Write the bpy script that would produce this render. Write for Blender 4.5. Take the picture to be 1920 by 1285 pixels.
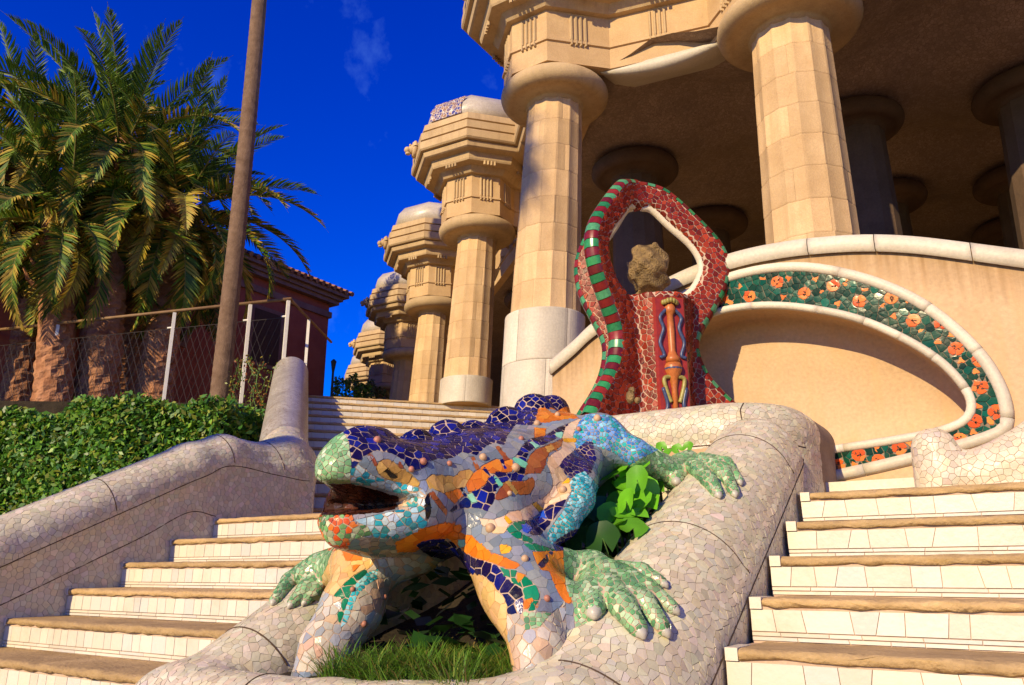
import bpy, bmesh, math, random
import numpy as np
from mathutils import Vector, Matrix

# ------------------------------------------------------------------ scene, camera, sky, sun, exposure
for o in list(bpy.data.objects):
    bpy.data.objects.remove(o)
SC = bpy.context.scene
COL = SC.collection
EYE = 1.53                                   # camera height above the square at the foot of the stairs
YAW, PITCH, FPX = math.radians(33.0), math.radians(16.3), 1480.0
cam_data = bpy.data.cameras.new('camera')
cam_data.sensor_width = 36.0
cam_data.lens = FPX / 1920.0 * 36.0
cam_data.clip_start = 0.05
cam_data.clip_end = 3000.0
cam = bpy.data.objects.new('camera', cam_data)
COL.objects.link(cam)
cam.location = (0.0, 0.0, EYE)
cam.rotation_euler = (math.pi / 2 + PITCH, 0.0, YAW)
SC.camera = cam
SC.cycles.max_bounces, SC.cycles.diffuse_bounces, SC.cycles.glossy_bounces = 5, 3, 2
SC.cycles.transmission_bounces, SC.cycles.transparent_max_bounces = 2, 4
SC.cycles.caustics_reflective = SC.cycles.caustics_refractive = False
SC.render.resolution_x, SC.render.resolution_y = 1024, 685
SC.view_settings.view_transform = 'Standard'
SC.view_settings.look = 'None'
SC.view_settings.exposure = 0.28
SC.view_settings.gamma = 1.0
SC.view_settings.use_curve_mapping = False

SUN_EL = math.radians(25.0)
TO_SUN_XY = Vector((-0.06, -0.998)).normalized()     # straight up the stair axis
world = bpy.data.worlds.new('World')
SC.world = world
world.use_nodes = True
wn, wl = world.node_tree.nodes, world.node_tree.links
wn.clear()
w_out = wn.new('ShaderNodeOutputWorld')
w_bg = wn.new('ShaderNodeBackground')
w_sky = wn.new('ShaderNodeTexSky')
w_sky.sky_type = 'NISHITA'
w_sky.sun_disc = False
w_sky.sun_elevation = SUN_EL
w_sky.sun_rotation = math.atan2(TO_SUN_XY.x, TO_SUN_XY.y)
w_sky.air_density = 1.0
w_sky.dust_density = 0.0
w_sky.ozone_density = 4.0
w_hsv = wn.new('ShaderNodeHueSaturation')            # the print is strongly saturated: deep polarised blue
w_hsv.inputs['Saturation'].default_value = 1.9
w_hsv.inputs['Value'].default_value = 1.12
w_hsv.inputs['Hue'].default_value = 0.542
w_gam = wn.new('ShaderNodeGamma')
w_gam.inputs['Gamma'].default_value = 1.0
w_bg.inputs['Strength'].default_value = 0.15
wl.new(w_sky.outputs[0], w_gam.inputs[0])
wl.new(w_gam.outputs[0], w_hsv.inputs['Color'])
w_tc = wn.new('ShaderNodeTexCoord')
w_map = wn.new('ShaderNodeMapping')
w_map.inputs['Scale'].default_value = (3.0, 3.0, 2.2)
w_map.inputs['Location'].default_value = (0.35, 0.1, 0.2)
w_nz = wn.new('ShaderNodeTexNoise')
w_nz.inputs['Scale'].default_value = 1.6
w_nz.inputs['Detail'].default_value = 7.0
w_nz.inputs['Roughness'].default_value = 0.62
w_rmp = wn.new('ShaderNodeValToRGB')
w_rmp.color_ramp.elements[0].position = 0.575
w_rmp.color_ramp.elements[0].color = (0, 0, 0, 1)
w_rmp.color_ramp.elements[1].position = 0.85
w_rmp.color_ramp.elements[1].color = (0.35, 0.35, 0.35, 1)
w_mix = wn.new('ShaderNodeMix')
w_mix.data_type = 'RGBA'
w_mix.inputs[7].default_value = (1.6, 3.6, 8.0, 1)
wl.new(w_tc.outputs['Generated'], w_map.inputs[0])
wl.new(w_map.outputs[0], w_nz.inputs['Vector'])
wl.new(w_nz.outputs['Fac'], w_rmp.inputs[0])
wl.new(w_rmp.outputs[0], w_mix.inputs[0])
wl.new(w_hsv.outputs[0], w_mix.inputs[6])
wl.new(w_mix.outputs[2], w_bg.inputs[0])
wl.new(w_bg.outputs[0], w_out.inputs[0])

sun_data = bpy.data.lights.new('sun', 'SUN')
sun_data.energy = 5.0
sun_data.angle = math.radians(0.5)
sun_data.color = (1.0, 0.80, 0.47)
sun = bpy.data.objects.new('sun', sun_data)
COL.objects.link(sun)
_ts = Vector((TO_SUN_XY.x * math.cos(SUN_EL), TO_SUN_XY.y * math.cos(SUN_EL), math.sin(SUN_EL)))
sun.rotation_euler = (-_ts).to_track_quat('-Z', 'Y').to_euler()
sun.location = (-20, -60, 40)

# ------------------------------------------------------------------ image-pixel and camera-ray helpers
RNG = np.random.default_rng(7)
random.seed(7)
CY, SY, CP, SP = math.cos(YAW), math.sin(YAW), math.cos(PITCH), math.sin(PITCH)
def ray(px, py):
    a, b = px - 960.0, 642.5 - py
    up, fw = b * CP + FPX * SP, FPX * CP - b * SP
    return np.array([a * CY - fw * SY, a * SY + fw * CY, up])
def at(px, py, X=None, Y=None, Z=None, F=None):
    """where the sight line through an image pixel meets the plane X=, Y=, Z= (world) or lies F metres ahead"""
    r = ray(px, py)
    if X is not None: s = X / r[0]
    elif Y is not None: s = Y / r[1]
    elif Z is not None: s = (Z - EYE) / r[2]
    else: s = F / (-r[0] * SY + r[1] * CY)
    return np.array([r[0] * s, r[1] * s, r[2] * s + EYE])
def rf(right, fwd, z=0.0):
    return np.array([right * CY - fwd * SY, right * SY + fwd * CY, z])
def image_px(P):
    """world points -> image pixel coordinates of the camera view, in which the mosaic fields are traced"""
    P = np.asarray(P, float)
    x, y, z = P[..., 0], P[..., 1], P[..., 2] - EYE
    r, f = x * CY + y * SY, -x * SY + y * CY
    dep, up = f * CP + z * SP, -f * SP + z * CP
    dep = np.maximum(dep, 0.05)
    return np.stack([960 + FPX * r / dep, 642.5 - FPX * up / dep], -1)

# ------------------------------------------------------------------ object helpers
def tag(o, label=None, cat=None, group=None, kind=None):
    if label: o['label'] = label
    if cat: o['category'] = cat
    if group: o['group'] = group
    if kind: o['kind'] = kind
    elif cat: o['kind'] = 'thing'
    return o
def empty(name, loc=(0, 0, 0)):
    o = bpy.data.objects.new(name, None)
    o.location = tuple(float(c) for c in loc)
    o.empty_display_size = 0.1
    COL.objects.link(o)
    return o
def setpar(o, parent):
    if parent is None: return
    o.parent = parent
    o.matrix_parent_inverse = Matrix.Translation(parent.matrix_parent_inverse.to_translation()) if False else Matrix.Identity(4)
def abs_loc(o):
    v = Vector((0, 0, 0))
    while o is not None:
        v += o.location
        o = o.parent
    return v
def link_mesh(name, me, m, parent=None, smooth=False):
    o = bpy.data.objects.new(name, me)
    if m is not None:
        for mm in (m if isinstance(m, (list, tuple)) else [m]):
            me.materials.append(mm)
    COL.objects.link(o)
    if parent is not None:
        o.parent = parent
        o.location = -abs_loc(parent)          # meshes are written in world coordinates
    if smooth:
        me.polygons.foreach_set('use_smooth', [True] * len(me.polygons))
    return o
def mesh_obj(name, V, F, m, parent=None, smooth=False, mi=None, col=None):
    me = bpy.data.meshes.new(name)
    me.from_pydata([tuple(map(float, v)) for v in V], [], [tuple(map(int, f)) for f in F])
    if col is not None:
        at_ = me.color_attributes.new('Col', 'FLOAT_COLOR', 'POINT')
        c = np.ones((len(V), 4), np.float32)
        c[:, :3] = col
        at_.data.foreach_set('color', c.ravel())
    if mi is not None:
        me.polygons.foreach_set('material_index', mi)
    me.update()
    return link_mesh(name, me, m, parent, smooth)
class MB:
    """collects shapes for one mesh"""
    def __init__(s): s.V, s.F, s.M, s.m = [], [], [], 0
    def add(s, V, F):
        b = len(s.V)
        s.V.extend([tuple(map(float, v)) for v in V])
        for f in F:
            s.F.append(tuple(int(i) + b for i in f)); s.M.append(s.m)
    def box(s, lo, hi, R=None, o=(0, 0, 0)):
        V = np.array([[x, y, z] for x in (lo[0], hi[0]) for y in (lo[1], hi[1]) for z in (lo[2], hi[2])], float)
        if R is not None: V = V @ np.asarray(R).T
        s.add(V + np.asarray(o), [(0, 1, 3, 2), (4, 6, 7, 5), (0, 4, 5, 1), (2, 3, 7, 6), (0, 2, 6, 4), (1, 5, 7, 3)])
    def tube(s, pts, rad, n=8, caps=True, flat=1.0, upv=None):
        pts = np.asarray(pts, float)
        N = len(pts)
        rad = np.full(N, rad) if np.isscalar(rad) else np.asarray(rad, float)
        T = np.gradient(pts, axis=0)
        T /= np.linalg.norm(T, axis=1)[:, None] + 1e-12
        u = np.array(upv if upv is not None else ([0, 0, 1] if abs(T[0][2]) < 0.9 else [1, 0, 0]), float)
        V, F = [], []
        for i in range(N):
            u = u - T[i] * np.dot(u, T[i])
            u /= np.linalg.norm(u) + 1e-12
            w = np.cross(T[i], u)
            for k in range(n):
                a = 2 * math.pi * k / n
                V.append(pts[i] + rad[i] * (math.cos(a) * w + math.sin(a) * u * flat))
        for i in range(N - 1):
            for k in range(n):
                k2 = (k + 1) % n
                F.append((i * n + k, i * n + k2, (i + 1) * n + k2, (i + 1) * n + k))
        if caps:
            F.append(tuple(range(n - 1, -1, -1)))
            F.append(tuple((N - 1) * n + k for k in range(n)))
        s.add(V, F)
    def lathe(s, prof, c, n=24, axis_lean=(0, 0), phase=0.0):
        V, F = [], []
        z0 = prof[0][1]
        for r, z in prof:
            for k in range(n):
                a = 2 * math.pi * k / n + phase
                V.append((c[0] + r * math.cos(a) + axis_lean[0] * (z - z0), c[1] + r * math.sin(a) + axis_lean[1] * (z - z0), z))
        for i in range(len(prof) - 1):
            for k in range(n):
                k2 = (k + 1) % n
                F.append((i * n + k, i * n + k2, (i + 1) * n + k2, (i + 1) * n + k))
        F.append(tuple(range(n - 1, -1, -1)))
        F.append(tuple((len(prof) - 1) * n + k for k in range(n)))
        s.add(V, F)
    def ball(s, c, r, n=10, m=7):
        r = np.array([r, r, r]) if np.isscalar(r) else np.asarray(r, float)
        V, F = [], []
        for i in range(m + 1):
            t = math.pi * i / m
            for k in range(n):
                a = 2 * math.pi * k / n
                V.append((c[0] + r[0] * math.sin(t) * math.cos(a), c[1] + r[1] * math.sin(t) * math.sin(a), c[2] + r[2] * math.cos(t)))
        for i in range(m):
            for k in range(n):
                k2 = (k + 1) % n
                F.append((i * n + k, (i + 1) * n + k, (i + 1) * n + k2, i * n + k2))
        s.add(V, F)
    def grid(s, P):
        P = np.asarray(P, float)
        a, b = P.shape[:2]
        s.add(P.reshape(-1, 3), [(i * b + j, i * b + j + 1, (i + 1) * b + j + 1, (i + 1) * b + j) for i in range(a - 1) for j in range(b - 1)])
    def build(s, name, m, parent=None, smooth=False):
        return mesh_obj(name, s.V, s.F, m, parent, smooth, s.M if len(set(s.M)) > 1 else None)
def copy_tree(o, parent=None):
    c = o.copy()
    COL.objects.link(c)
    c.parent = parent
    for ch in list(o.children):
        copy_tree(ch, c)
    return c
def catmull(P, n):
    P = np.asarray(P, float)
    Q = np.vstack([2 * P[0] - P[1], P, 2 * P[-1] - P[-2]])
    out = []
    for i in range(len(P) - 1):
        p0, p1, p2, p3 = Q[i:i + 4]
        for k in range(n):
            t = k / n
            out.append(0.5 * (2 * p1 + (p2 - p0) * t + (2 * p0 - 5 * p1 + 4 * p2 - p3) * t * t + (3 * p1 - p0 - 3 * p2 + p3) * t ** 3))
    out.append(P[-1])
    return np.array(out)

# ------------------------------------------------------------------ materials
def nodes_of(name):
    m = bpy.data.materials.new(name)
    m.use_nodes = True
    nt = m.node_tree
    return m, nt, nt.nodes['Principled BSDF']
def nn(nt, t, **kw):
    n = nt.nodes.new(t)
    for k, v in kw.items():
        setattr(n, k, v)
    return n
def stone(name, c1, c2, rough=0.8, scale=4.0, bump=0.15, fine=60.0, c3=None, streak=None, spec=0.3, drip=None):
    m, nt, b = nodes_of(name)
    tc = nn(nt, 'ShaderNodeTexCoord')
    geo = nn(nt, 'ShaderNodeNewGeometry')
    n1 = nn(nt, 'ShaderNodeTexNoise'); n1.inputs['Scale'].default_value = scale; n1.inputs['Detail'].default_value = 8; n1.inputs['Roughness'].default_value = 0.65
    n2 = nn(nt, 'ShaderNodeTexNoise'); n2.inputs['Scale'].default_value = fine; n2.inputs['Detail'].default_value = 4
    nt.links.new(geo.outputs['Position'], n1.inputs['Vector'])
    nt.links.new(geo.outputs['Position'], n2.inputs['Vector'])
    r = nn(nt, 'ShaderNodeValToRGB')
    r.color_ramp.elements[0].position = 0.32; r.color_ramp.elements[0].color = (*c1, 1)
    r.color_ramp.elements[1].position = 0.68; r.color_ramp.elements[1].color = (*c2, 1)
    if c3:
        e = r.color_ramp.elements.new(0.24); e.color = (*c3, 1)
    nt.links.new(n1.outputs['Fac'], r.inputs[0])
    mx = nn(nt, 'ShaderNodeMix', data_type='RGBA', blend_type='MULTIPLY')
    mx.inputs[0].default_value = 0.35
    nt.links.new(r.outputs[0], mx.inputs[6])
    nt.links.new(n2.outputs['Fac'], mx.inputs[7])
    gm = nn(nt, 'ShaderNodeMix', data_type='RGBA', blend_type='MULTIPLY')
    oi = nn(nt, 'ShaderNodeObjectInfo')
    mr = nn(nt, 'ShaderNodeMapRange'); mr.inputs[3].default_value = 0.88; mr.inputs[4].default_value = 1.18
    nt.links.new(oi.outputs['Random'], mr.inputs[0])
    gm.inputs[0].default_value = 1.0
    nt.links.new(mx.outputs[2], gm.inputs[6])
    nt.links.new(mr.outputs[0], gm.inputs[7])
    last = gm.outputs[2]
    if streak:                                         # run-off stains: long in z
        mp = nn(nt, 'ShaderNodeMapping'); mp.inputs['Scale'].default_value = (9, 9, 0.7)
        n3 = nn(nt, 'ShaderNodeTexNoise'); n3.inputs['Scale'].default_value = 1.5; n3.inputs['Detail'].default_value = 6
        nt.links.new(geo.outputs['Position'], mp.inputs[0]); nt.links.new(mp.outputs[0], n3.inputs['Vector'])
        r3 = nn(nt, 'ShaderNodeValToRGB'); r3.color_ramp.elements[0].position = 0.5; r3.color_ramp.elements[1].position = 0.72
        r3.color_ramp.elements[0].color = (0, 0, 0, 1); r3.color_ramp.elements[1].color = (0.6, 0.6, 0.6, 1)
        nt.links.new(n3.outputs['Fac'], r3.inputs[0])
        m3 = nn(nt, 'ShaderNodeMix', data_type='RGBA'); m3.inputs[7].default_value = (*streak, 1)
        nt.links.new(r3.outputs[0], m3.inputs[0]); nt.links.new(last, m3.inputs[6])
        last = m3.outputs[2]
    if drip:                                           # run-off below the coping, kept in the mesh's own 'Stain' value
        sa = nn(nt, 'ShaderNodeAttribute', attribute_name='Stain')
        mp = nn(nt, 'ShaderNodeMapping'); mp.inputs['Scale'].default_value = (26, 26, 1.2)
        n4 = nn(nt, 'ShaderNodeTexNoise'); n4.inputs['Scale'].default_value = 1.0; n4.inputs['Detail'].default_value = 5
        nt.links.new(geo.outputs['Position'], mp.inputs[0]); nt.links.new(mp.outputs[0], n4.inputs['Vector'])
        ml = nn(nt, 'ShaderNodeMath', operation='MULTIPLY'); nt.links.new(sa.outputs['Fac'], ml.inputs[0]); nt.links.new(n4.outputs['Fac'], ml.inputs[1])
        r4 = nn(nt, 'ShaderNodeValToRGB'); r4.color_ramp.elements[0].position = 0.16; r4.color_ramp.elements[1].position = 0.62
        r4.color_ramp.elements[1].color = (0.8, 0.8, 0.8, 1); nt.links.new(ml.outputs[0], r4.inputs[0])
        m4 = nn(nt, 'ShaderNodeMix', data_type='RGBA'); m4.inputs[7].default_value = (*drip, 1)
        nt.links.new(r4.outputs[0], m4.inputs[0]); nt.links.new(last, m4.inputs[6]); last = m4.outputs[2]
    nt.links.new(last, b.inputs['Base Color'])
    b.inputs['Roughness'].default_value = rough
    b.inputs['Specular IOR Level'].default_value = spec
    if bump:
        ad = nn(nt, 'ShaderNodeMath', operation='ADD')
        nt.links.new(n1.outputs['Fac'], ad.inputs[0]); nt.links.new(n2.outputs['Fac'], ad.inputs[1])
        bp = nn(nt, 'ShaderNodeBump'); bp.inputs['Strength'].default_value = bump; bp.inputs['Distance'].default_value = 0.02
        nt.links.new(ad.outputs[0], bp.inputs['Height']); nt.links.new(bp.outputs[0], b.inputs['Normal'])
    return m
def glaze(name, rough=0.22, dirt=0.25, bump=0.12, coat=0.0, dirtcol=(0.16, 0.10, 0.05), scale=14.0, spec=0.5):
    """ceramic whose colour comes from each piece's own colour attribute"""
    m, nt, b = nodes_of(name)
    a = nn(nt, 'ShaderNodeAttribute', attribute_name='Col')
    geo = nn(nt, 'ShaderNodeNewGeometry')
    n1 = nn(nt, 'ShaderNodeTexNoise'); n1.inputs['Scale'].default_value = scale; n1.inputs['Detail'].default_value = 9; n1.inputs['Roughness'].default_value = 0.7
    nt.links.new(geo.outputs['Position'], n1.inputs['Vector'])
    r = nn(nt, 'ShaderNodeValToRGB')
    r.color_ramp.elements[0].position = 0.5; r.color_ramp.elements[0].color = (0, 0, 0, 1)
    r.color_ramp.elements[1].position = 0.8; r.color_ramp.elements[1].color = (dirt * 2, dirt * 2, dirt * 2, 1)
    nt.links.new(n1.outputs['Fac'], r.inputs[0])
    mx = nn(nt, 'ShaderNodeMix', data_type='RGBA'); mx.inputs[7].default_value = (*dirtcol, 1)
    nt.links.new(r.outputs[0], mx.inputs[0]); nt.links.new(a.outputs['Color'], mx.inputs[6])
    nt.links.new(mx.outputs[2], b.inputs['Base Color'])
    mr = nn(nt, 'ShaderNodeMapRange'); mr.inputs[3].default_value = rough * 0.6; mr.inputs[4].default_value = min(1, rough * 1.8)
    nt.links.new(n1.outputs['Fac'], mr.inputs[0]); nt.links.new(mr.outputs[0], b.inputs['Roughness'])
    b.inputs['Specular IOR Level'].default_value = spec
    n2 = nn(nt, 'ShaderNodeTexNoise'); n2.inputs['Scale'].default_value = 45; n2.inputs['Detail'].default_value = 3
    nt.links.new(geo.outputs['Position'], n2.inputs['Vector'])
    bp = nn(nt, 'ShaderNodeBump'); bp.inputs['Strength'].default_value = bump; bp.inputs['Distance'].default_value = 0.02
    nt.links.new(n2.outputs['Fac'], bp.inputs['Height']); nt.links.new(bp.outputs[0], b.inputs['Normal'])
    return m
def shards(name, c1, c2, grout, scale=18.0, width=0.05, rough=0.35, bump=0.3):
    """far trencadis: shards too small to tell apart"""
    m, nt, b = nodes_of(name)
    geo = nn(nt, 'ShaderNodeNewGeometry')
    v = nn(nt, 'ShaderNodeTexVoronoi', feature='DISTANCE_TO_EDGE'); v.inputs['Scale'].default_value = scale
    v2 = nn(nt, 'ShaderNodeTexVoronoi', feature='F1'); v2.inputs['Scale'].default_value = scale
    for q in (v, v2): nt.links.new(geo.outputs['Position'], q.inputs['Vector'])
    r = nn(nt, 'ShaderNodeValToRGB'); r.color_ramp.elements[0].position = width * 0.6; r.color_ramp.elements[1].position = width
    nt.links.new(v.outputs['Distance'], r.inputs[0])
    sp = nn(nt, 'ShaderNodeSeparateColor'); nt.links.new(v2.outputs['Color'], sp.inputs[0])
    cm = nn(nt, 'ShaderNodeMix', data_type='RGBA'); cm.inputs[6].default_value = (*c1, 1); cm.inputs[7].default_value = (*c2, 1)
    nt.links.new(sp.outputs[0], cm.inputs[0])
    n1 = nn(nt, 'ShaderNodeTexNoise'); n1.inputs['Scale'].default_value = 2.2; n1.inputs['Detail'].default_value = 8
    nt.links.new(geo.outputs['Position'], n1.inputs['Vector'])
    dm = nn(nt, 'ShaderNodeMix', data_type='RGBA', blend_type='MULTIPLY'); dm.inputs[0].default_value = 0.6
    nt.links.new(cm.outputs[2], dm.inputs[6]); nt.links.new(n1.outputs['Fac'], dm.inputs[7])
    gm = nn(nt, 'ShaderNodeMix', data_type='RGBA'); gm.inputs[6].default_value = (*grout, 1)
    nt.links.new(r.outputs[0], gm.inputs[0]); nt.links.new(dm.outputs[2], gm.inputs[7])
    nt.links.new(gm.outputs[2], b.inputs['Base Color'])
    b.inputs['Roughness'].default_value = rough
    bp = nn(nt, 'ShaderNodeBump'); bp.inputs['Strength'].default_value = bump; bp.inputs['Distance'].default_value = 0.01
    nt.links.new(r.outputs[0], bp.inputs['Height']); nt.links.new(bp.outputs[0], b.inputs['Normal'])
    return m
def plain(name, c, rough=0.5, metal=0.0, var=0.25, scale=20.0, spec=0.4, trans=0.0):
    m, nt, b = nodes_of(name)
    geo = nn(nt, 'ShaderNodeNewGeometry')
    n1 = nn(nt, 'ShaderNodeTexNoise'); n1.inputs['Scale'].default_value = scale; n1.inputs['Detail'].default_value = 5
    nt.links.new(geo.outputs['Position'], n1.inputs['Vector'])
    mx = nn(nt, 'ShaderNodeMix', data_type='RGBA')
    mx.inputs[6].default_value = (*[x * (1 - var) for x in c], 1); mx.inputs[7].default_value = (*[min(1, x * (1 + var)) for x in c], 1)
    nt.links.new(n1.outputs['Fac'], mx.inputs[0]); nt.links.new(mx.outputs[2], b.inputs['Base Color'])
    b.inputs['Roughness'].default_value = rough; b.inputs['Metallic'].default_value = metal
    b.inputs['Specular IOR Level'].default_value = spec
    if trans:
        tr = nn(nt, 'ShaderNodeBsdfTranslucent'); nt.links.new(mx.outputs[2], tr.inputs[0])
        ms = nn(nt, 'ShaderNodeMixShader'); ms.inputs[0].default_value = trans
        nt.links.new(b.outputs[0], ms.inputs[1]); nt.links.new(tr.outputs[0], ms.inputs[2])
        nt.links.new(ms.outputs[0], nt.nodes['Material Output'].inputs[0])
    return m
def leafmat(name, rough=0.45, trans=0.25, spec=0.4):
    m, nt, b = nodes_of(name)
    a = nn(nt, 'ShaderNodeAttribute', attribute_name='Col')
    nt.links.new(a.outputs['Color'], b.inputs['Base Color'])
    b.inputs['Roughness'].default_value = rough; b.inputs['Specular IOR Level'].default_value = spec
    tr = nn(nt, 'ShaderNodeBsdfTranslucent'); nt.links.new(a.outputs['Color'], tr.inputs[0])
    ms = nn(nt, 'ShaderNodeMixShader'); ms.inputs[0].default_value = trans
    nt.links.new(b.outputs[0], ms.inputs[1]); nt.links.new(tr.outputs[0], ms.inputs[2])
    nt.links.new(ms.outputs[0], nt.nodes['Material Output'].inputs[0])
    return m

M = {}
M['sandstone'] = stone('sandstone', (0.60, 0.385, 0.185), (0.76, 0.52, 0.275), 0.85, 2.5, 0.25, 80, streak=(0.50, 0.33, 0.16))
M['sandstone_trim'] = stone('sandstone_trim', (0.50, 0.35, 0.185), (0.64, 0.46, 0.25), 0.85, 2.2, 0.22, 70, c3=(0.28, 0.185, 0.09), streak=(0.36, 0.245, 0.13))
M['joint'] = stone('mortar_joint', (0.60, 0.42, 0.24), (0.72, 0.52, 0.3), 0.95, 5, 0.1)
M['white_stone'] = stone('white_stone', (0.66, 0.57, 0.43), (0.78, 0.70, 0.55), 0.5, 3, 0.08, 50)
M['plaster'] = stone('ochre_plaster', (0.68, 0.45, 0.245), (0.78, 0.545, 0.32), 0.9, 1.3, 0.12, 45, streak=(0.60, 0.36, 0.17), drip=(0.26, 0.15, 0.06))
M['nosing'] = stone('brown_stone', (0.40, 0.26, 0.115), (0.62, 0.42, 0.20), 0.9, 5, 0.5, 55, c3=(0.13, 0.085, 0.045))
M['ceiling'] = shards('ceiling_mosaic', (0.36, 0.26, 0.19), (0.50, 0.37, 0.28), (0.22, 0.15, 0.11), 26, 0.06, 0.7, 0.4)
M['hall'] = stone('hall_shade_stone', (0.11, 0.068, 0.042), (0.17, 0.105, 0.065), 0.9, 3, 0.2, 40)  # darkened copy of the stone: the hall's inner shade is put into the colour
M['grout_white'] = stone('pale_grout', (0.34, 0.24, 0.14), (0.46, 0.34, 0.21), 0.95, 6, 0.2, 60)
M['grout_pink'] = stone('pink_grout', (0.50, 0.34, 0.24), (0.62, 0.45, 0.33), 0.95, 6, 0.2, 60)
M['grout_dark'] = stone('dark_grout', (0.22, 0.16, 0.11), (0.36, 0.27, 0.19), 0.95, 6, 0.2, 60)
M['groove'] = plain('dark_joint', (0.075, 0.045, 0.026), 0.95)
M['glaze'] = glaze('glazed_tile', 0.20, 0.12, spec=0.32)
M['glaze_band'] = glaze('band_tile', 0.15, 0.06, 0.03, spec=0.13)
M['white_fine'] = shards('white_fine_shards', (0.60, 0.52, 0.41), (0.72, 0.64, 0.52), (0.48, 0.39, 0.28), 42, 0.035, 0.32, 0.15)
M['mortar'] = glaze('tinted_mortar', 0.8, 0.2, 0.3, spec=0.2)
M['glaze_soft'] = glaze('worn_glazed_tile', 0.38, 0.22, 0.15)
M['tile_white'] = glaze('white_tile', 0.32, 0.19, 0.10, dirtcol=(0.40, 0.29, 0.17), scale=7)
M['soil'] = stone('soil', (0.02, 0.014, 0.008), (0.05, 0.035, 0.02), 1.0, 9, 0.5)
M['white_shards'] = shards('white_shards', (0.52, 0.46, 0.38), (0.66, 0.60, 0.50), (0.26, 0.19, 0.12), 17, 0.045, 0.35)
M['ground'] = stone('paving', (0.30, 0.22, 0.14), (0.42, 0.33, 0.22), 0.9, 2, 0.2)

# ------------------------------------------------------------------ implicit surfaces and broken-tile mosaic
def smin(a, b, k):
    h = np.maximum(k - np.abs(a - b), 0.0) / k
    return np.minimum(a, b) - h * h * k * 0.25
def smax(a, b, k):
    return -smin(-a, -b, k)
def sd_cone(P, a, b, r1, r2, sq=None):
    a, b = np.asarray(a, float), np.asarray(b, float)
    d = b - a
    t = np.clip(((P - a) @ d) / (d @ d + 1e-12), 0, 1)
    q = P - a - t[:, None] * d
    if sq is not None: q = q * np.asarray(sq)
    return np.sqrt((q * q).sum(1)) - (r1 + (r2 - r1) * t)
def sd_ell(P, c, r, R=None):
    q = P - np.asarray(c, float)
    if R is not None: q = q @ np.asarray(R)
    r = np.asarray(r, float)
    k0 = np.sqrt(((q / r) ** 2).sum(1)) + 1e-9
    k1 = np.sqrt(((q / (r * r)) ** 2).sum(1)) + 1e-9
    return k0 * (k0 - 1) / k1
def sd_chain(P, pts, rad, k=0.03):
    d = None
    for i in range(len(pts) - 1):
        e = sd_cone(P, pts[i], pts[i + 1], rad[i], rad[i + 1])
        d = e if d is None else np.minimum(d, e) if k == 0 else smin(d, e, k)
    return d
class Field:
    """a distance field kept on a grid near its surface: trilinear look-up, for speed"""
    def __init__(s, val, lo, h): s.v, s.lo, s.h, s.n = val.astype(np.float32), lo, h, np.array(val.shape)
    def __call__(s, P):
        q = (P - s.lo) / s.h - 0.5
        i = np.clip(np.floor(q).astype(int), 0, s.n - 2)
        t = np.clip(q - i, 0, 1)
        x, y, z = i.T; a, b, c = t.T
        v = s.v
        c0 = (v[x, y, z] * (1 - a) + v[x + 1, y, z] * a) * (1 - b) + (v[x, y + 1, z] * (1 - a) + v[x + 1, y + 1, z] * a) * b
        c1 = (v[x, y, z + 1] * (1 - a) + v[x + 1, y, z + 1] * a) * (1 - b) + (v[x, y + 1, z + 1] * (1 - a) + v[x + 1, y + 1, z + 1] * a) * b
        return c0 * (1 - c) + c1 * c
def gradf(f, P):
    h = f.h * 0.6 if isinstance(f, Field) else 0.003
    g = np.empty_like(P)
    for i in range(3):
        e = np.zeros(3); e[i] = h
        g[:, i] = (f(P + e) - f(P - e)) / (2 * h)
    return g
def project(f, P, n=3):
    for _ in range(n):
        g = gradf(f, P)
        P = P - (f(P) / np.maximum((g * g).sum(1), 1e-3))[:, None] * g
    g = gradf(f, P)
    return P, g / (np.linalg.norm(g, axis=1)[:, None] + 1e-9)
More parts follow.
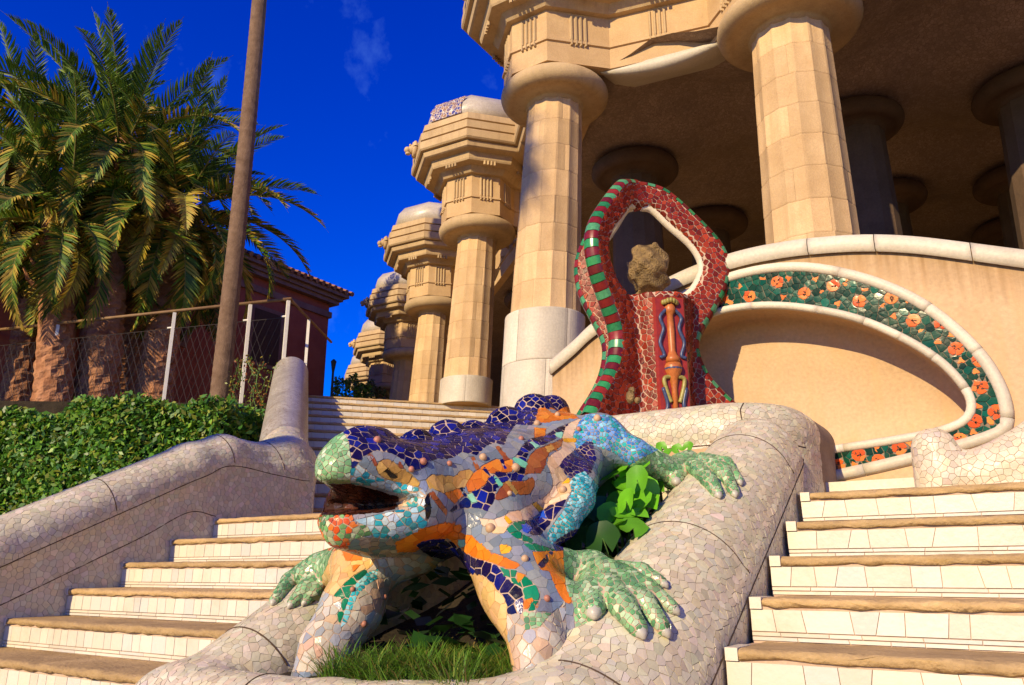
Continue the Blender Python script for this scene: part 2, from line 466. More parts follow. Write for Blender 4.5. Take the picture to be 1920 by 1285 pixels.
def surface(f, lo, hi, h):
    """naive surface nets with a coarse pre-pass; returns verts, quads, gridded field"""
    lo, hi = np.asarray(lo, float), np.asarray(hi, float)
    n = np.ceil((hi - lo) / h / 4).astype(int) * 4
    axc = [lo[i] + (np.arange(n[i] // 4) + 0.5) * 4 * h for i in range(3)]
    C = np.stack(np.meshgrid(*axc, indexing='ij'), -1).reshape(-1, 3)
    fc = f(C).reshape(n // 4)
    near = np.abs(fc) < 4 * h * 1.6
    big = np.repeat(np.repeat(np.repeat(near, 4, 0), 4, 1), 4, 2)
    val = np.repeat(np.repeat(np.repeat(np.where(fc < 0, -1.0, 1.0), 4, 0), 4, 1), 4, 2)
    idx = np.argwhere(big)
    val[idx[:, 0], idx[:, 1], idx[:, 2]] = f(lo + (idx + 0.5) * h)
    ins = val < 0
    nx, ny, nz = ins.shape
    s = ins.astype(np.int8)
    cnt = sum(s[i:nx - 1 + i, j:ny - 1 + j, k:nz - 1 + k] for i in (0, 1) for j in (0, 1) for k in (0, 1))
    act = (cnt > 0) & (cnt < 8)
    cell = np.argwhere(act)
    vid = -np.ones(act.shape, int)
    vid[act] = np.arange(len(cell))
    acc = np.zeros((len(cell), 3)); num = np.zeros(len(cell))
    cor = [np.array(c) for c in np.ndindex(2, 2, 2)]
    for a in cor:
        for ax in range(3):
            if a[ax]: continue
            b = a.copy(); b[ax] = 1
            va = val[tuple((cell + a).T)]; vb = val[tuple((cell + b).T)]
            m = (va < 0) != (vb < 0)
            t = np.where(m, va / np.where(m, va - vb, 1), 0)
            p = a + t[:, None] * (b - a)
            acc[m] += p[m]; num[m] += 1
    V = lo + (cell + acc / num[:, None] + 0.5) * h
    Q = []
    for ax in range(3):
        o1, o2 = [(1, 2), (2, 0), (0, 1)][ax]
        sl0 = [slice(1, -1)] * 3; sl0[ax] = slice(0, -1)
        sl1 = [slice(1, -1)] * 3; sl1[ax] = slice(1, None)
        A, B = ins[tuple(sl0)], ins[tuple(sl1)]
        for flip, mm in ((False, A & ~B), (True, ~A & B)):
            e = np.argwhere(mm)
            if not len(e): continue
            e = e + 1; e[:, ax] -= 1
            d1 = np.zeros(3, int); d1[o1] = 1
            d2 = np.zeros(3, int); d2[o2] = 1
            q = np.stack([vid[tuple((e - d1 - d2).T)], vid[tuple((e - d2).T)], vid[tuple(e.T)], vid[tuple((e - d1).T)]], 1)
            Q.append(q[:, ::-1] if flip else q)
    Q = np.vstack(Q)
    Q = Q[(Q >= 0).all(1)]
    F_ = Field(val, lo, h)
    V, _ = project(F_, V, 1)
    return V, Q, F_
def fast_mesh(name, V, Q, m, parent=None, smooth=True):
    me = bpy.data.meshes.new(name)
    k = Q.shape[1]
    me.vertices.add(len(V)); me.vertices.foreach_set('co', np.asarray(V, np.float32).ravel())
    me.loops.add(Q.size); me.loops.foreach_set('vertex_index', Q.astype(np.int32).ravel())
    me.polygons.add(len(Q)); me.polygons.foreach_set('loop_start', np.arange(0, Q.size, k, dtype=np.int32))
    me.update(calc_edges=True); me.validate()
    return link_mesh(name, me, m, parent, smooth)
def sample(V, Q, n):
    A, B, C, D = (V[Q[:, i]] for i in range(4))
    ar = np.linalg.norm(np.cross(C - A, D - B), axis=1)
    c = RNG.choice(len(Q), n, p=ar / ar.sum())
    u, v = RNG.random((n, 1)), RNG.random((n, 1))
    return (A[c] * (1 - u) + B[c] * u) * (1 - v) + (D[c] * (1 - u) + C[c] * u) * v
def darts(P, r):
    """Poisson-disc thinning (r per point, one region)"""
    cs = float(np.max(r))
    G, keep = {}, []
    K = np.floor(P / cs).astype(int)
    Pl = P.tolist(); Kl = K.tolist(); rl = r.tolist()
    for i in range(len(Pl)):
        x, y, z = Pl[i]; a, b, c = Kl[i]; rr = rl[i] ** 2
        ok = True
        for da in (-1, 0, 1):
            for db in (-1, 0, 1):
                for dc in (-1, 0, 1):
                    for (qx, qy, qz) in G.get((a + da, b + db, c + dc), ()):
                        if (qx - x) ** 2 + (qy - y) ** 2 + (qz - z) ** 2 < rr:
                            ok = False; break
                    if not ok: break
                if not ok: break
            if not ok: break
        if ok:
            G.setdefault((a, b, c), []).append((x, y, z)); keep.append(i)
    return keep
def clip_poly(poly, nx, ny, d):
    out = []
    m = len(poly)
    for i in range(m):
        ax, ay = poly[i]; bx, by = poly[(i + 1) % m]
        sa, sb = ax * nx + ay * ny - d, bx * nx + by * ny - d
        if sa <= 0: out.append((ax, ay))
        if (sa < 0 < sb) or (sb < 0 < sa):
            t = sa / (sa - sb)
            out.append((ax + (bx - ax) * t, ay + (by - ay) * t))
    return out
def mosaic(f, V, Q, spec, region, thing, m, name='tile', keep=300, facing=-0.25, proud=0.004, dens=9.0, tilt=0.05, accept=None, stuff='small_tiles'):
    """cover f=0 with broken tiles.  spec[reg] = dict(r=size, gap=, cols=[...]), region(P) -> ints"""
    from mathutils.kdtree import KDTree
    rmin = min(s['r'] for s in spec.values())
    A, B, C, D = (V[Q[:, i]] for i in range(4))
    cen = (A + B + C + D) / 4
    nrm = np.cross(C - A, D - B); ar = np.linalg.norm(nrm, axis=1) / 2; nrm /= (2 * ar[:, None] + 1e-12)
    view = np.array([0, 0, EYE]) - cen; view /= np.linalg.norm(view, axis=1)[:, None]
    sel = (nrm * view).sum(1) > facing
    if accept is not None: sel &= accept(cen)
    Qs, cs, ars = Q[sel], cen[sel], ar[sel]
    regs = region(cs)
    seeds, sreg = [], []
    for g, s in spec.items():
        k = regs == g
        if not k.any(): continue
        n = int(ars[k].sum() / (s['r'] ** 2) * dens * (2.5 if s['r'] > 0.03 else 1)) + 40
        P = sample(V, Qs[k], min(n, 60000))
        P = P[region(P) == g]
        if not len(P): continue
        P, _ = project(f, P, 1)
        kp = darts(P, s['r'] * RNG.uniform(0.72, 1.3, len(P)))
        seeds.append(P[kp]); sreg.append(np.full(len(kp), g))
    S = np.vstack(seeds); R_ = np.concatenate(sreg)
    S, N = project(f, S, 2)
    trees = {}
    for g in spec:
        ii = np.flatnonzero(R_ == g)
        t = KDTree(max(1, len(ii)))
        for i in ii: t.insert(S[i], int(i))
        t.balance(); trees[g] = t
    VV, own, start = [], [], []
    upv = np.array([0.31, 0.2, 0.93])
    for i in range(len(S)):
        s = spec[R_[i]]; r = s['r']; p, n = S[i], N[i]
        u = np.cross(upv, n); u /= np.linalg.norm(u) + 1e-9
        w = np.cross(n, u)
        L = r * s.get('reach', 1.5)
        poly = [(L * math.cos(a), L * math.sin(a)) for a in np.arange(8) * math.pi / 4 + random.random()]
        hg = s['gap'] / 2
        for co, j, dd in trees[R_[i]].find_range(p, r * 2.9):
            if j == i: continue
            d = np.array(co) - p
            x, y = d @ u, d @ w
            l = math.hypot(x, y)
            if l < 1e-6 or N[j] @ n < 0.1: continue
            poly = clip_poly(poly, x / l, y / l, l / 2 - hg)
            if len(poly) < 3: break
        if len(poly) < 3: continue
        q = []
        fine = s.get('fine', False)
        mlen = max(r * (0.25 if fine else 0.5), 0.006)
        for k in range(len(poly)):
            a, b = poly[k], poly[(k + 1) % len(poly)]
            l = math.hypot(b[0] - a[0], b[1] - a[1])
            if l < r * 0.04: continue
            ns = max(1, min(7 if fine else 4, int(l / mlen))) if s.get('sub', True) else 1
            for z in range(ns):
                q.append((a[0] + (b[0] - a[0]) * z / ns, a[1] + (b[1] - a[1]) * z / ns))
        if len(q) < 3: continue
        start.append((len(VV), len(q), i))
        for (x, y) in q:
            VV.append(p + u * x + w * y); own.append(i)
    VV = np.array(VV); own = np.array(own)
    # pull edges back to the border of their own colour field
    if len(spec) > 1:
        lo_, hi_ = np.zeros(len(VV)), np.ones(len(VV))
        base = S[own]; rr = R_[own]
        bad = region(VV) != rr
        hi0 = hi_.copy()
        for _ in range(5):
            mid = (lo_ + hi_) / 2
            ok = region(base[bad] + mid[bad, None] * (VV[bad] - base[bad])) == rr[bad]
            lb, hb = lo_[bad], hi_[bad]
            lb = np.where(ok, mid[bad], lb); hb = np.where(ok, hb, mid[bad])
            lo_[bad], hi_[bad] = lb, hb
        t = np.where(bad, np.maximum(lo_ - 0.03, 0.12), 1.0)
        VV = base + t[:, None] * (VV - base)
    if accept is not None and False: pass
    VP, VN = project(f, VV, 2)
    far = np.linalg.norm(VP - VV, axis=1) > 0.05
    VP[far] = VV[far]
    tl = RNG.normal(0, tilt, (len(S), 3)) * np.array([spec[g].get('flat', 1.0) for g in R_])[:, None]
    off = proud + ((VP - S[own]) * tl[own]).sum(1)
    off = np.maximum(off, 0.0008)
    T = VP + VN * off[:, None]; Bm = VP - VN * 0.006
    items = []
    cam_p = np.array([0, 0, EYE])
    for (b, k, i) in start:
        P3 = VP[b:b + k]
        a = 0.5 * np.linalg.norm(sum(np.cross(P3[j] - P3[0], P3[(j + 1) % k] - P3[0]) for j in range(1, k - 1)))
        if a < 0.02 * spec[R_[i]]['r'] ** 2: continue
        vd = cam_p - S[i]; dd = np.linalg.norm(vd)
        items.append((a / dd ** 2 * max(0.0, N[i] @ vd / dd), b, k, i))
    items.sort(reverse=True)
    cols = {}
    def colour(i):
        s = spec[R_[i]]
        c = np.array(s['cols'][RNG.integers(len(s['cols']))], float)
        return np.clip(c * (1 + RNG.normal(0, s.get('var', 0.12))) * (1 + RNG.normal(0, 0.03, 3)), 0.002, 0.95)
    sv, sf, sc = [], [], []
    for rank, (a, b, k, i) in enumerate(items):
        pts = [S[i] + N[i] * proud * 1.05]
        pts += list(T[b:b + k]) + list(Bm[b:b + k])
        F = [(0, 1 + j, 1 + (j + 1) % k) for j in range(k)] + [(1 + j, 1 + k + j, 1 + k + (j + 1) % k, 1 + (j + 1) % k) for j in range(k)]
        c = colour(i)
        if rank < keep:
            mesh_obj(name, pts, F, m, thing, col=np.tile(c, (len(pts), 1)))
        else:
            o = len(sv)
            sv.extend(pts); sf.extend([tuple(x + o for x in ff) for ff in F]); sc.append(np.tile(c, (len(pts), 1)))
    if sv:
        tag(mesh_obj(stuff, sv, sf, m, thing, col=np.vstack(sc)), kind='stuff')
    return len(items)
def const_region(P): return np.zeros(len(P), int)
def raster(polys, x0, y0, w, h, sc=2.0, default=0):
    """image-pixel polygons [(id, [(x,y),...])] painted in order on a pixel mask"""
    W, H = int(w * sc), int(h * sc)
    img = np.full((H, W), default, np.int16)
    for gid, pl in polys:
        pl = np.asarray(pl, float)
        xa, ya = np.maximum(((pl.min(0) - (x0, y0)) * sc).astype(int), 0)
        xb, yb = np.minimum(((pl.max(0) - (x0, y0)) * sc).astype(int) + 2, (W, H))
        if xb <= xa or yb <= ya: continue
        gx, gy = np.meshgrid((np.arange(xa, xb) + 0.5) / sc + x0, (np.arange(ya, yb) + 0.5) / sc + y0)
        ins = np.zeros(gx.shape, bool)
        for i in range(len(pl)):
            (ax, ay), (bx, by) = pl[i], pl[(i + 1) % len(pl)]
            c = (ay > gy) != (by > gy)
            if ay != by:
                ins ^= c & (gx < (bx - ax) * (gy - ay) / (by - ay) + ax)
        img[ya:yb, xa:xb][ins] = gid
    return img

# ------------------------------------------------------------------ ground, stairs, landing
RISE = 0.16
def structure(o): o['kind'] = 'structure'; return o
b = MB(); b.add([(-900, -900, -0.004), (900, -900, -0.004), (900, 900, -0.004), (-900, 900, -0.004)], [(0, 1, 2, 3)])
structure(b.build('ground', M['ground']))

def riser_tiles(par, origin, ex, length, z0, z1, ny, size=(0.10, 0.24), rows=True, irregular=0.018, first=0.0, thick=0.0025):
    """white tiles on one riser: a tall row with slanted joints above two thin courses.  ex: direction along the step, ny: outward"""
    ex, ny, origin = np.asarray(ex, float), np.asarray(ny, float), np.asarray(origin, float)
    h = z1 - z0
    bands = [(z0 + 0.30 * h, z1, size, irregular), (z0 + 0.155 * h, z0 + 0.285 * h, (0.10, 0.26), 0.003), (z0 + 0.01 * h, z0 + 0.14 * h, (0.10, 0.26), 0.003)] if rows else [(z0 + 0.01 * h, z1, size, irregular)]
    for (a, c, sz, irr) in bands:
        x = first
        lo = hi = x
        while x < length - 0.02:
            w = random.uniform(*sz)
            if x + w > length - 0.05: w = length - x
            nl, nh = x + w + random.uniform(-irr, irr), x + w + random.uniform(-irr, irr)
            if x + w >= length - 1e-6: nl = nh = length
            g = 0.0014
            j = random.uniform(0, 0.0015)
            q = [(lo + g, a + g), (nl - g, a + g), (nh - g, c - g), (hi + g, c - g)]
            pts = [origin + ex * u + np.array([0, 0, v]) + ny * (thick + j) for u, v in q] + [origin + ex * u + np.array([0, 0, v]) - ny * 0.004 for u, v in q]
            F = [(0, 1, 2, 3)] + [(k, 4 + k, 4 + (k + 1) % 4, (k + 1) % 4) for k in range(4)]
            cc = np.array(random.choice([(0.66, 0.60, 0.48), (0.70, 0.64, 0.53), (0.62, 0.56, 0.45), (0.68, 0.61, 0.48), (0.60, 0.57, 0.50)])) * random.uniform(0.93, 1.05)
            mesh_obj('riser_tile', pts, F, M['tile_white'], par, col=np.tile(cc, (8, 1)))
            lo, hi = nl, nh
            x += w
def nosing_mesh(par, origin, ex, length, z1, ny, depth, h=0.036, cap=None):
    """worn brown stone slab edge: rounded, chipped front"""
    ex, ny, origin = np.asarray(ex, float), np.asarray(ny, float), np.asarray(origin, float)
    n = max(6, int(length / 0.05))
    prof = [(-depth, 0.0), (-0.012, 0.0), (0.008, -0.006), (0.014, -0.016), (0.013, -h * 0.8), (0.004, -h), (-0.03, -h)]
    P = []
    for i in range(n + 1):
        u = length * i / n
        row = []
        for k, (o, z) in enumerate(prof):
            jo = random.gauss(0, 0.0035) - (0.010 if random.random() < 0.06 else 0) if 0 < k < 6 else 0
            jz = random.gauss(0, 0.0032) if k > 1 else random.gauss(0, 0.001)
            row.append(origin + ex * u + ny * (o + jo) + np.array([0, 0, z1 + z + jz]))
        P.append(row)
    bb = MB(); bb.grid(P)
    o = bb.build('nosing', M['nosing'], par, True)
    return o

def flight(name, x0, x1, Y12, tread, n0, n1, tile=(0.10, 0.24), tiles_from=6, rows=True, irr=0.018, endcap=0.05):
    root = empty(name, (x0, Y12, 0)); structure(root)
    for n in range(n0, n1 + 1):
        y = Y12 + tread * (n - 12)
        z1, z0 = RISE * n, RISE * (n - 1)
        bb = MB(); bb.box((x0, y + 0.004, max(0, z0 - 0.16)), (x1, y + tread + 0.06 if n < n1 else y + 0.3, z1 - 0.006))
        st = bb.build('step', M['grout_pink'], root)
        nosing_mesh(st, (x0 + endcap, y, 0), (1, 0, 0), x1 - x0 - endcap, z1, (0, -1, 0), tread + 0.03)
        if endcap:
            cb = MB(); cb.box((x0 + 0.002, y - 0.013, z1 - 0.041), (x0 + endcap - 0.003, y + 0.15, z1 + 0.002))
            o = cb.build('end_tile', M['tile_white'], st)
            a_ = o.data.color_attributes.new('Col', 'FLOAT_COLOR', 'POINT'); a_.data.foreach_set('color', [0.68, 0.61, 0.49, 1] * len(o.data.vertices))
        if n >= tiles_from:
            riser_tiles(st, (x0, y, 0), (1, 0, 0), x1 - x0, z0 + 0.002, z1 - 0.043, (0, -1, 0), tile, rows, irr)
        else:
            riser_tiles(st, (x0, y, 0), (1, 0, 0), x1 - x0, z0 + 0.002, z1 - 0.043, (0, -1, 0), (0.3, 0.5), False, irr)
    return root
flight('stair_flight', -0.985, 0.62, 4.20, 0.3275, 3, 12, (0.07, 0.17), 6, True, 0.014)
flight('stair_flight', -5.14, -3.10, 3.845, 0.339, 2, 12, (0.06, 0.11), 5, True, 0.003, 0.02)
b = MB()
b.box((-1.3, 4.22, 0.0), (3.2, 5.52, 1.912)); b.box((-5.6, 3.87, 0.0), (-2.9, 9.0, 1.908))
b.box((0.60, -2.0, 0), (3.2, 4.2, 0.9))
structure(b.build('landing', M['nosing']))

# upper flight, turned half left
UD = np.array([-0.7535, 0.6574, 0.0]); UE = np.array([0.6574, 0.7535, 0.0])
UC = rf(-1.81, 6.94, 0.0)
HALL = 4.0
up = empty('stair_flight', tuple(UC)); structure(up)
NUP, TUP = 13, 0.358
for k in range(1, NUP + 1):
    y = 0.05 + TUP * (k - 1)
    z0, z1 = 1.92 + RISE * (k - 1), 1.92 + RISE * k
    L = 3.35
    o = UC + UD * y
    bb = MB()
    R = np.stack([UE, UD, np.array([0, 0, 1.0])], 1)
    bb.box((0, 0.004, max(0, z0 - 0.3)), (L, TUP + 0.05 if k < NUP else 5.0, z1 - 0.006), R, o)
    st = bb.build('step', M['grout_pink'], up)
    nosing_mesh(st, o, UE, L, z1, -UD, TUP + 0.03 if k < NUP else 3.0, 0.038)
    riser_tiles(st, o, UE, L, z0 + 0.002, z1 - 0.04, -UD, (0.10, 0.16), False, 0.003)
b = MB()
R = np.stack([UE, UD, np.array([0, 0, 1.0])], 1)
b.box((-1.5, 9.0, 0), (30, 40, HALL - 0.01), R, UC)
b.box((3.30, 0.2, 0), (30, 9.1, HALL - 0.02), R, UC)
structure(b.build('hall_floor', M['nosing']))

# ------------------------------------------------------------------ arched wall with the oval niche
WY = 5.5
def wall_pt(px, py, dy=0.0): return at(px, py, Y=WY + dy)
cap_px = [(1035, 683), (1078, 646), (1120, 608), (1200, 558), (1290, 512), (1380, 481), (1470, 462), (1560, 452), (1640, 449), (1720, 453), (1820, 465), (1920, 478)]
cap_xz = [wall_pt(*p) for p in cap_px]
cx = np.array([p[0] for p in cap_xz]); cz = np.array([p[2] for p in cap_xz])
cx = np.append(cx, [0.5, 0.9, 1.5]); cz = np.append(cz, [cz[-1] - 0.12, cz[-1] - 0.36, cz[-1] - 0.8])
out_px = [(1300, 546), (1375, 519), (1440, 505), (1500, 502), (1560, 509), (1640, 530), (1720, 566), (1790, 618), (1845, 676), (1878, 735), (1888, 785), (1874, 811), (1800, 836), (1700, 862), (1600, 885), (1510, 902), (1400, 910), (1290, 895), (1215, 850), (1182, 780), (1178, 710), (1198, 640), (1243, 582)]
in_px = [(1300, 606), (1352, 584), (1420, 574), (1500, 577), (1600, 596), (1690, 633), (1760, 676), (1805, 722), (1822, 760), (1808, 790), (1760, 810), (1690, 824), (1600, 838), (1510, 851), (1400, 862), (1300, 850), (1240, 810), (1218, 755), (1222, 690), (1250, 636)]
outer = np.array([wall_pt(*p)[[0, 2]] for p in out_px]); inner = np.array([wall_pt(*p)[[0, 2]] for p in in_px])
AXX = -1.36
def closed_curve(P):
    L = np.vstack([P, P[:1]])
    return catmull(L, 6)[:-1]
OUT, INN = closed_curve(outer), closed_curve(inner)
def resample(L, n):
    L = np.vstack([L, L[:1]])
    d = np.concatenate([[0], np.cumsum(np.linalg.norm(np.diff(L, axis=0), axis=1))])
    t = np.linspace(0, d[-1], n, endpoint=False)
    return np.stack([np.interp(t, d, L[:, 0]), np.interp(t, d, L[:, 1])], 1)
NN = 120
# both rings sampled by angle about the oval's middle so that band strips stay straight
OC = np.array([AXX, (INN[:, 1].max() + INN[:, 1].min()) / 2])
def by_angle(L, n):
    d = L - OC
    a = np.unwrap(np.arctan2(d[:, 1], d[:, 0] * 0.45))
    if a[-1] < a[0]: a = a[::-1]; L = L[::-1]
    k = np.argsort(np.mod(a, 2 * math.pi)); a = np.mod(a, 2 * math.pi)[k]; L = L[k]
    a = np.concatenate([a - 2 * math.pi, a, a + 2 * math.pi]); L = np.vstack([L] * 3)
    t = np.arange(n) / n * 2 * math.pi
    return np.stack([np.interp(t, a, L[:, 0]), np.interp(t, a, L[:, 1])], 1)
RO, RI = by_angle(OUT, NN), by_angle(INN, NN)

wall = empty('arched_wall', (AXX, WY, 1.9))
tag(wall, 'ochre plastered wall with white curved coping and an oval niche behind the tripod', 'wall')
def xz(P, y): return np.stack([P[:, 0], np.full(len(P), y), P[:, 1]], 1)
# front face: radial strips from the oval's outer ring to the wall outline
top = lambda x: np.interp(x, cx, cz)
XL, XR, ZB = cx[0], cx[-1], 1.7
def outline_hit(c, d):
    lo_, hi_ = 0.0, 8.0
    for _ in range(40):
        m_ = (lo_ + hi_) / 2; p = c + d * m_
        if XL < p[0] < XR and ZB < p[1] < top(p[0]): lo_ = m_
        else: hi_ = m_
    return c + d * lo_
rad = []
for i in range(NN):
    d = RO[i] - OC; l = np.linalg.norm(d); d = d / l
    h_ = outline_hit(OC, d)
    if np.linalg.norm(h_ - OC) < l + 0.01: h_ = OC + d * (l + 0.01)
    rad.append([RO[i] * (1 - t) + h_ * t for t in (0, 0.3, 0.55, 0.75, 0.88, 1.0)])
rad = np.array(rad)
bb = MB()
P = np.zeros((NN + 1, 6, 3)); P[:NN, :, 0] = rad[:, :, 0]; P[:NN, :, 2] = rad[:, :, 1]; P[:, :, 1] = WY; P[NN] = P[0]
bb.grid(P)
# recess: reveal and back
bk = OC + (RI - OC) * 1.0
G = [xz(RI, WY + 0.0), xz(RI, WY + 0.12), xz(OC + (RI - OC) * 1.01, WY + 0.22), xz(OC + (RI - OC) * 0.97, WY + 0.31), xz(OC + (RI - OC) * 0.6, WY + 0.345), xz(OC + (RI - OC) * 0.0, WY + 0.35)]
G = [np.vstack([g, g[:1]]) for g in G]
bb.grid(np.array(G))
# back and sides of the wall
for i in range(len(cx) - 1):
    a, c = cx[i], cx[i + 1]
    bb.add([(a, WY + 0.6, ZB), (c, WY + 0.6, ZB), (c, WY + 0.6, cz[i + 1] + 0.02), (a, WY + 0.6, cz[i] + 0.02)], [(0, 1, 2, 3)])
bb.add([(XL, WY, ZB), (XL, WY + 0.6, ZB), (XL, WY + 0.6, cz[0]), (XL, WY, cz[0])], [(0, 1, 2, 3)])
pf = bb.build('plaster_face', M['plaster'], wall, True)
st_ = np.zeros(len(pf.data.vertices), np.float32)
pv = np.array([v.co for v in pf.data.vertices])
near_top = 1 - np.clip((np.interp(pv[:, 0], cx, cz) - pv[:, 2] - 0.08) / 0.42, 0, 1)
st_[:] = np.where(np.abs(pv[:, 1] - WY) < 0.02, near_top, 0)
pf.data.attributes.new('Stain', 'FLOAT', 'POINT').data.foreach_set('value', st_)
# white coping in segments
cpts = catmull(np.stack([cx, np.full(len(cx), 0), cz], 1), 8)
cuts = [0, 20, 38, 52, 64, 80, len(cpts) - 1]
for a, c in zip(cuts[:-1], cuts[1:]):
    seg = cpts[a:c + 1]
    G = []
    for p in seg:
        G.append([(p[0], WY - 0.03, p[2] - 0.10), (p[0], WY - 0.05, p[2] - 0.085), (p[0], WY - 0.055, p[2] - 0.02), (p[0], WY - 0.03, p[2] + 0.025), (p[0], WY + 0.03, p[2] + 0.042), (p[0], WY + 0.6, p[2] + 0.04), (p[0], WY + 0.63, p[2] - 0.05)])
    G = np.array(G); G[0, :, 0] += 0.0025; G[-1, :, 0] -= 0.0025
    q = MB(); q.grid(G)
    q.F.append(tuple(range(7))); q.M.append(0)
    e = len(q.V) - 7
    q.F.append(tuple(range(e + 6, e - 1, -1))); q.M.append(0)
    q.build('coping_stone', M['white_stone'], wall, True)
# white beads inside and outside the mosaic band
def bead(ring, r, yy, name, seg):
    step = NN // seg
    L = xz(ring, yy)
    for s in range(seg):
        ii = [(s * step + k) % NN for k in range(step + 1)]
        p = L[ii].copy()
        p[0] += (p[1] - p[0]) * 0.012; p[-1] += (p[-2] - p[-1]) * 0.012
        if p[:, 0].max() < -3.9: continue
        q = MB(); q.tube(p, r, 8); q.build(name, M['white_stone'], wall, True)
bead(RI, 0.029, WY - 0.012, 'inner_moulding', 15)
bead(RO, 0.040, WY - 0.006, 'outer_moulding', 10)
# green glazed band with orange discs
DISC = [(1407, 557), (1355, 545), (1458, 530), (1509, 551), (1563, 537), (1612, 566), (1672, 560), (1713, 602), (1766, 606), (1793, 655), (1838, 677), (1838, 727), (1868, 773), (1827, 790), (1757, 820), (1687, 841), (1648, 865), (1611, 853), (1573, 874), (1534, 862), (1800, 826), (1355, 560)]
BLOB = [(1390, 538), (1373, 570), (1430, 525), (1480, 524), (1470, 558), (1530, 525), (1541, 550), (1572, 570), (1586, 532), (1625, 545), (1654, 577), (1676, 594), (1707, 564), (1742, 583), (1730, 622), (1760, 642), (1783, 630), (1818, 645), (1802, 678), (1829, 698), (1865, 712), (1834, 762), (1855, 795), (1826, 812), (1780, 808), (1705, 832), (1645, 842), (1602, 872), (1685, 862), (1855, 790), (1735, 830), (1520, 885), (1365, 565), (1345, 575)]
discs = np.array([wall_pt(*p)[[0, 2]] for p in DISC]); blobs = np.array([wall_pt(*p)[[0, 2]] for p in BLOB])
DR = 0.045
ang_b = np.arctan2(blobs[:, 1] * 977.1, blobs[:, 0] * 371.3) * 40
class Strip:   # flat band z on plane y=WY: distance-like field
    pass
def band_f(P): return (WY - 0.012) - P[:, 1]
def band_region(P):
    q = P[:, [0, 2]]
    r = np.zeros(len(q), int)
    d = q - OC
    a = np.mod(np.arctan2(d[:, 1], d[:, 0] * 0.45), 2 * math.pi) / (2 * math.pi) * NN
    i0 = np.floor(a).astype(int) % NN; i1 = (i0 + 1) % NN; t = (a - np.floor(a))[:, None]
    po, pi = RO[i0] * (1 - t) + RO[i1] * t, RI[i0] * (1 - t) + RI[i1] * t
    l = np.linalg.norm(d, axis=1)
    ins = (l < np.linalg.norm(po - OC, axis=1) - 0.03) & (l > np.linalg.norm(pi - OC, axis=1) + 0.024)
    dd = np.linalg.norm(q[:, None] - discs[None], axis=2).min(1)
    r[dd < DR] = 1
    db = q[:, None] - blobs[None]
    k = np.linalg.norm(db, axis=2).argmin(1)
    v = db[np.arange(len(q)), k]
    wob = 0.019 + 0.008 * np.cos(3 * np.arctan2(v[:, 1], v[:, 0]) + ang_b[k])
    r[(np.linalg.norm(v, axis=1) < wob) & (r == 0)] = 2
    r[~ins] = -1
    return r
bx = np.linspace(AXX - 2.3, AXX + 2.3, 260); bz = np.linspace(ZB, ZB + 1.9, 110)
gx, gz = np.meshgrid(bx, bz, indexing='ij')
VB = np.stack([gx.ravel(), np.full(gx.size, WY - 0.012), gz.ravel()], 1)
ij = np.arange(gx.size).reshape(gx.shape)
QB = np.stack([ij[:-1, :-1], ij[1:, :-1], ij[1:, 1:], ij[:-1, 1:]], -1).reshape(-1, 4)
QB = QB[(band_region(VB[QB].mean(1)) >= 0)]
gq = MB(); gq.add(*(lambda u, inv: (VB[u], inv.reshape(-1, 4)))(*np.unique(QB, return_inverse=True)))
gq.build('mosaic_bed', M['grout_dark'], wall)
mosaic(band_f, VB, QB, {0: dict(r=0.042, gap=0.0035, cols=[(0.003, 0.055, 0.030), (0.004, 0.040, 0.020), (0.003, 0.075, 0.046), (0.005, 0.032, 0.016)], var=0.25),
                        1: dict(r=0.05, gap=0.003, cols=[(0.72, 0.13, 0.02), (0.66, 0.09, 0.015), (0.75, 0.20, 0.04)], var=0.1),
                        2: dict(r=0.05, gap=0.003, cols=[(0.80, 0.24, 0.05), (0.75, 0.18, 0.03)], var=0.1)},
       band_region, wall, M['glaze_band'], proud=0.006, tilt=0.012, keep=300, accept=lambda P: P[:, 0] > -2.7)
# dark painted sprigs on the orange discs
for k, c in enumerate(discs):
    q = MB()
    for j in range(random.choice([3, 4, 5])):
        a = random.random() * 6.28; r0 = random.uniform(0.004, 0.022)
        p = np.array([c[0] + r0 * math.cos(a), WY - 0.0196, c[1] + r0 * math.sin(a)])
        t_ = random.random() * 6.28; d1 = np.array([math.cos(t_), 0, math.sin(t_)]); d2 = np.array([-math.sin(t_), 0, math.cos(t_)])
        s1, s2 = random.uniform(0.006, 0.014), random.uniform(0.003, 0.006)
        q.add([p + d1 * s1 * math.cos(w) + d2 * s2 * math.sin(w) for w in np.arange(7) * 2 * math.pi / 7], [tuple(range(7))])
    q.build('painted_sprig', M['groove'], wall)
# white plinth under the band and the curled bench end beside it
q = MB(); q.box((-1.05, WY - 0.42, 1.915), (-0.42, WY - 0.05, 2.0)); q.box((-1.05, WY - 0.40, 2.004), (-0.42, WY - 0.04, 2.06))
q.build('plinth', M['white_stone'], wall)

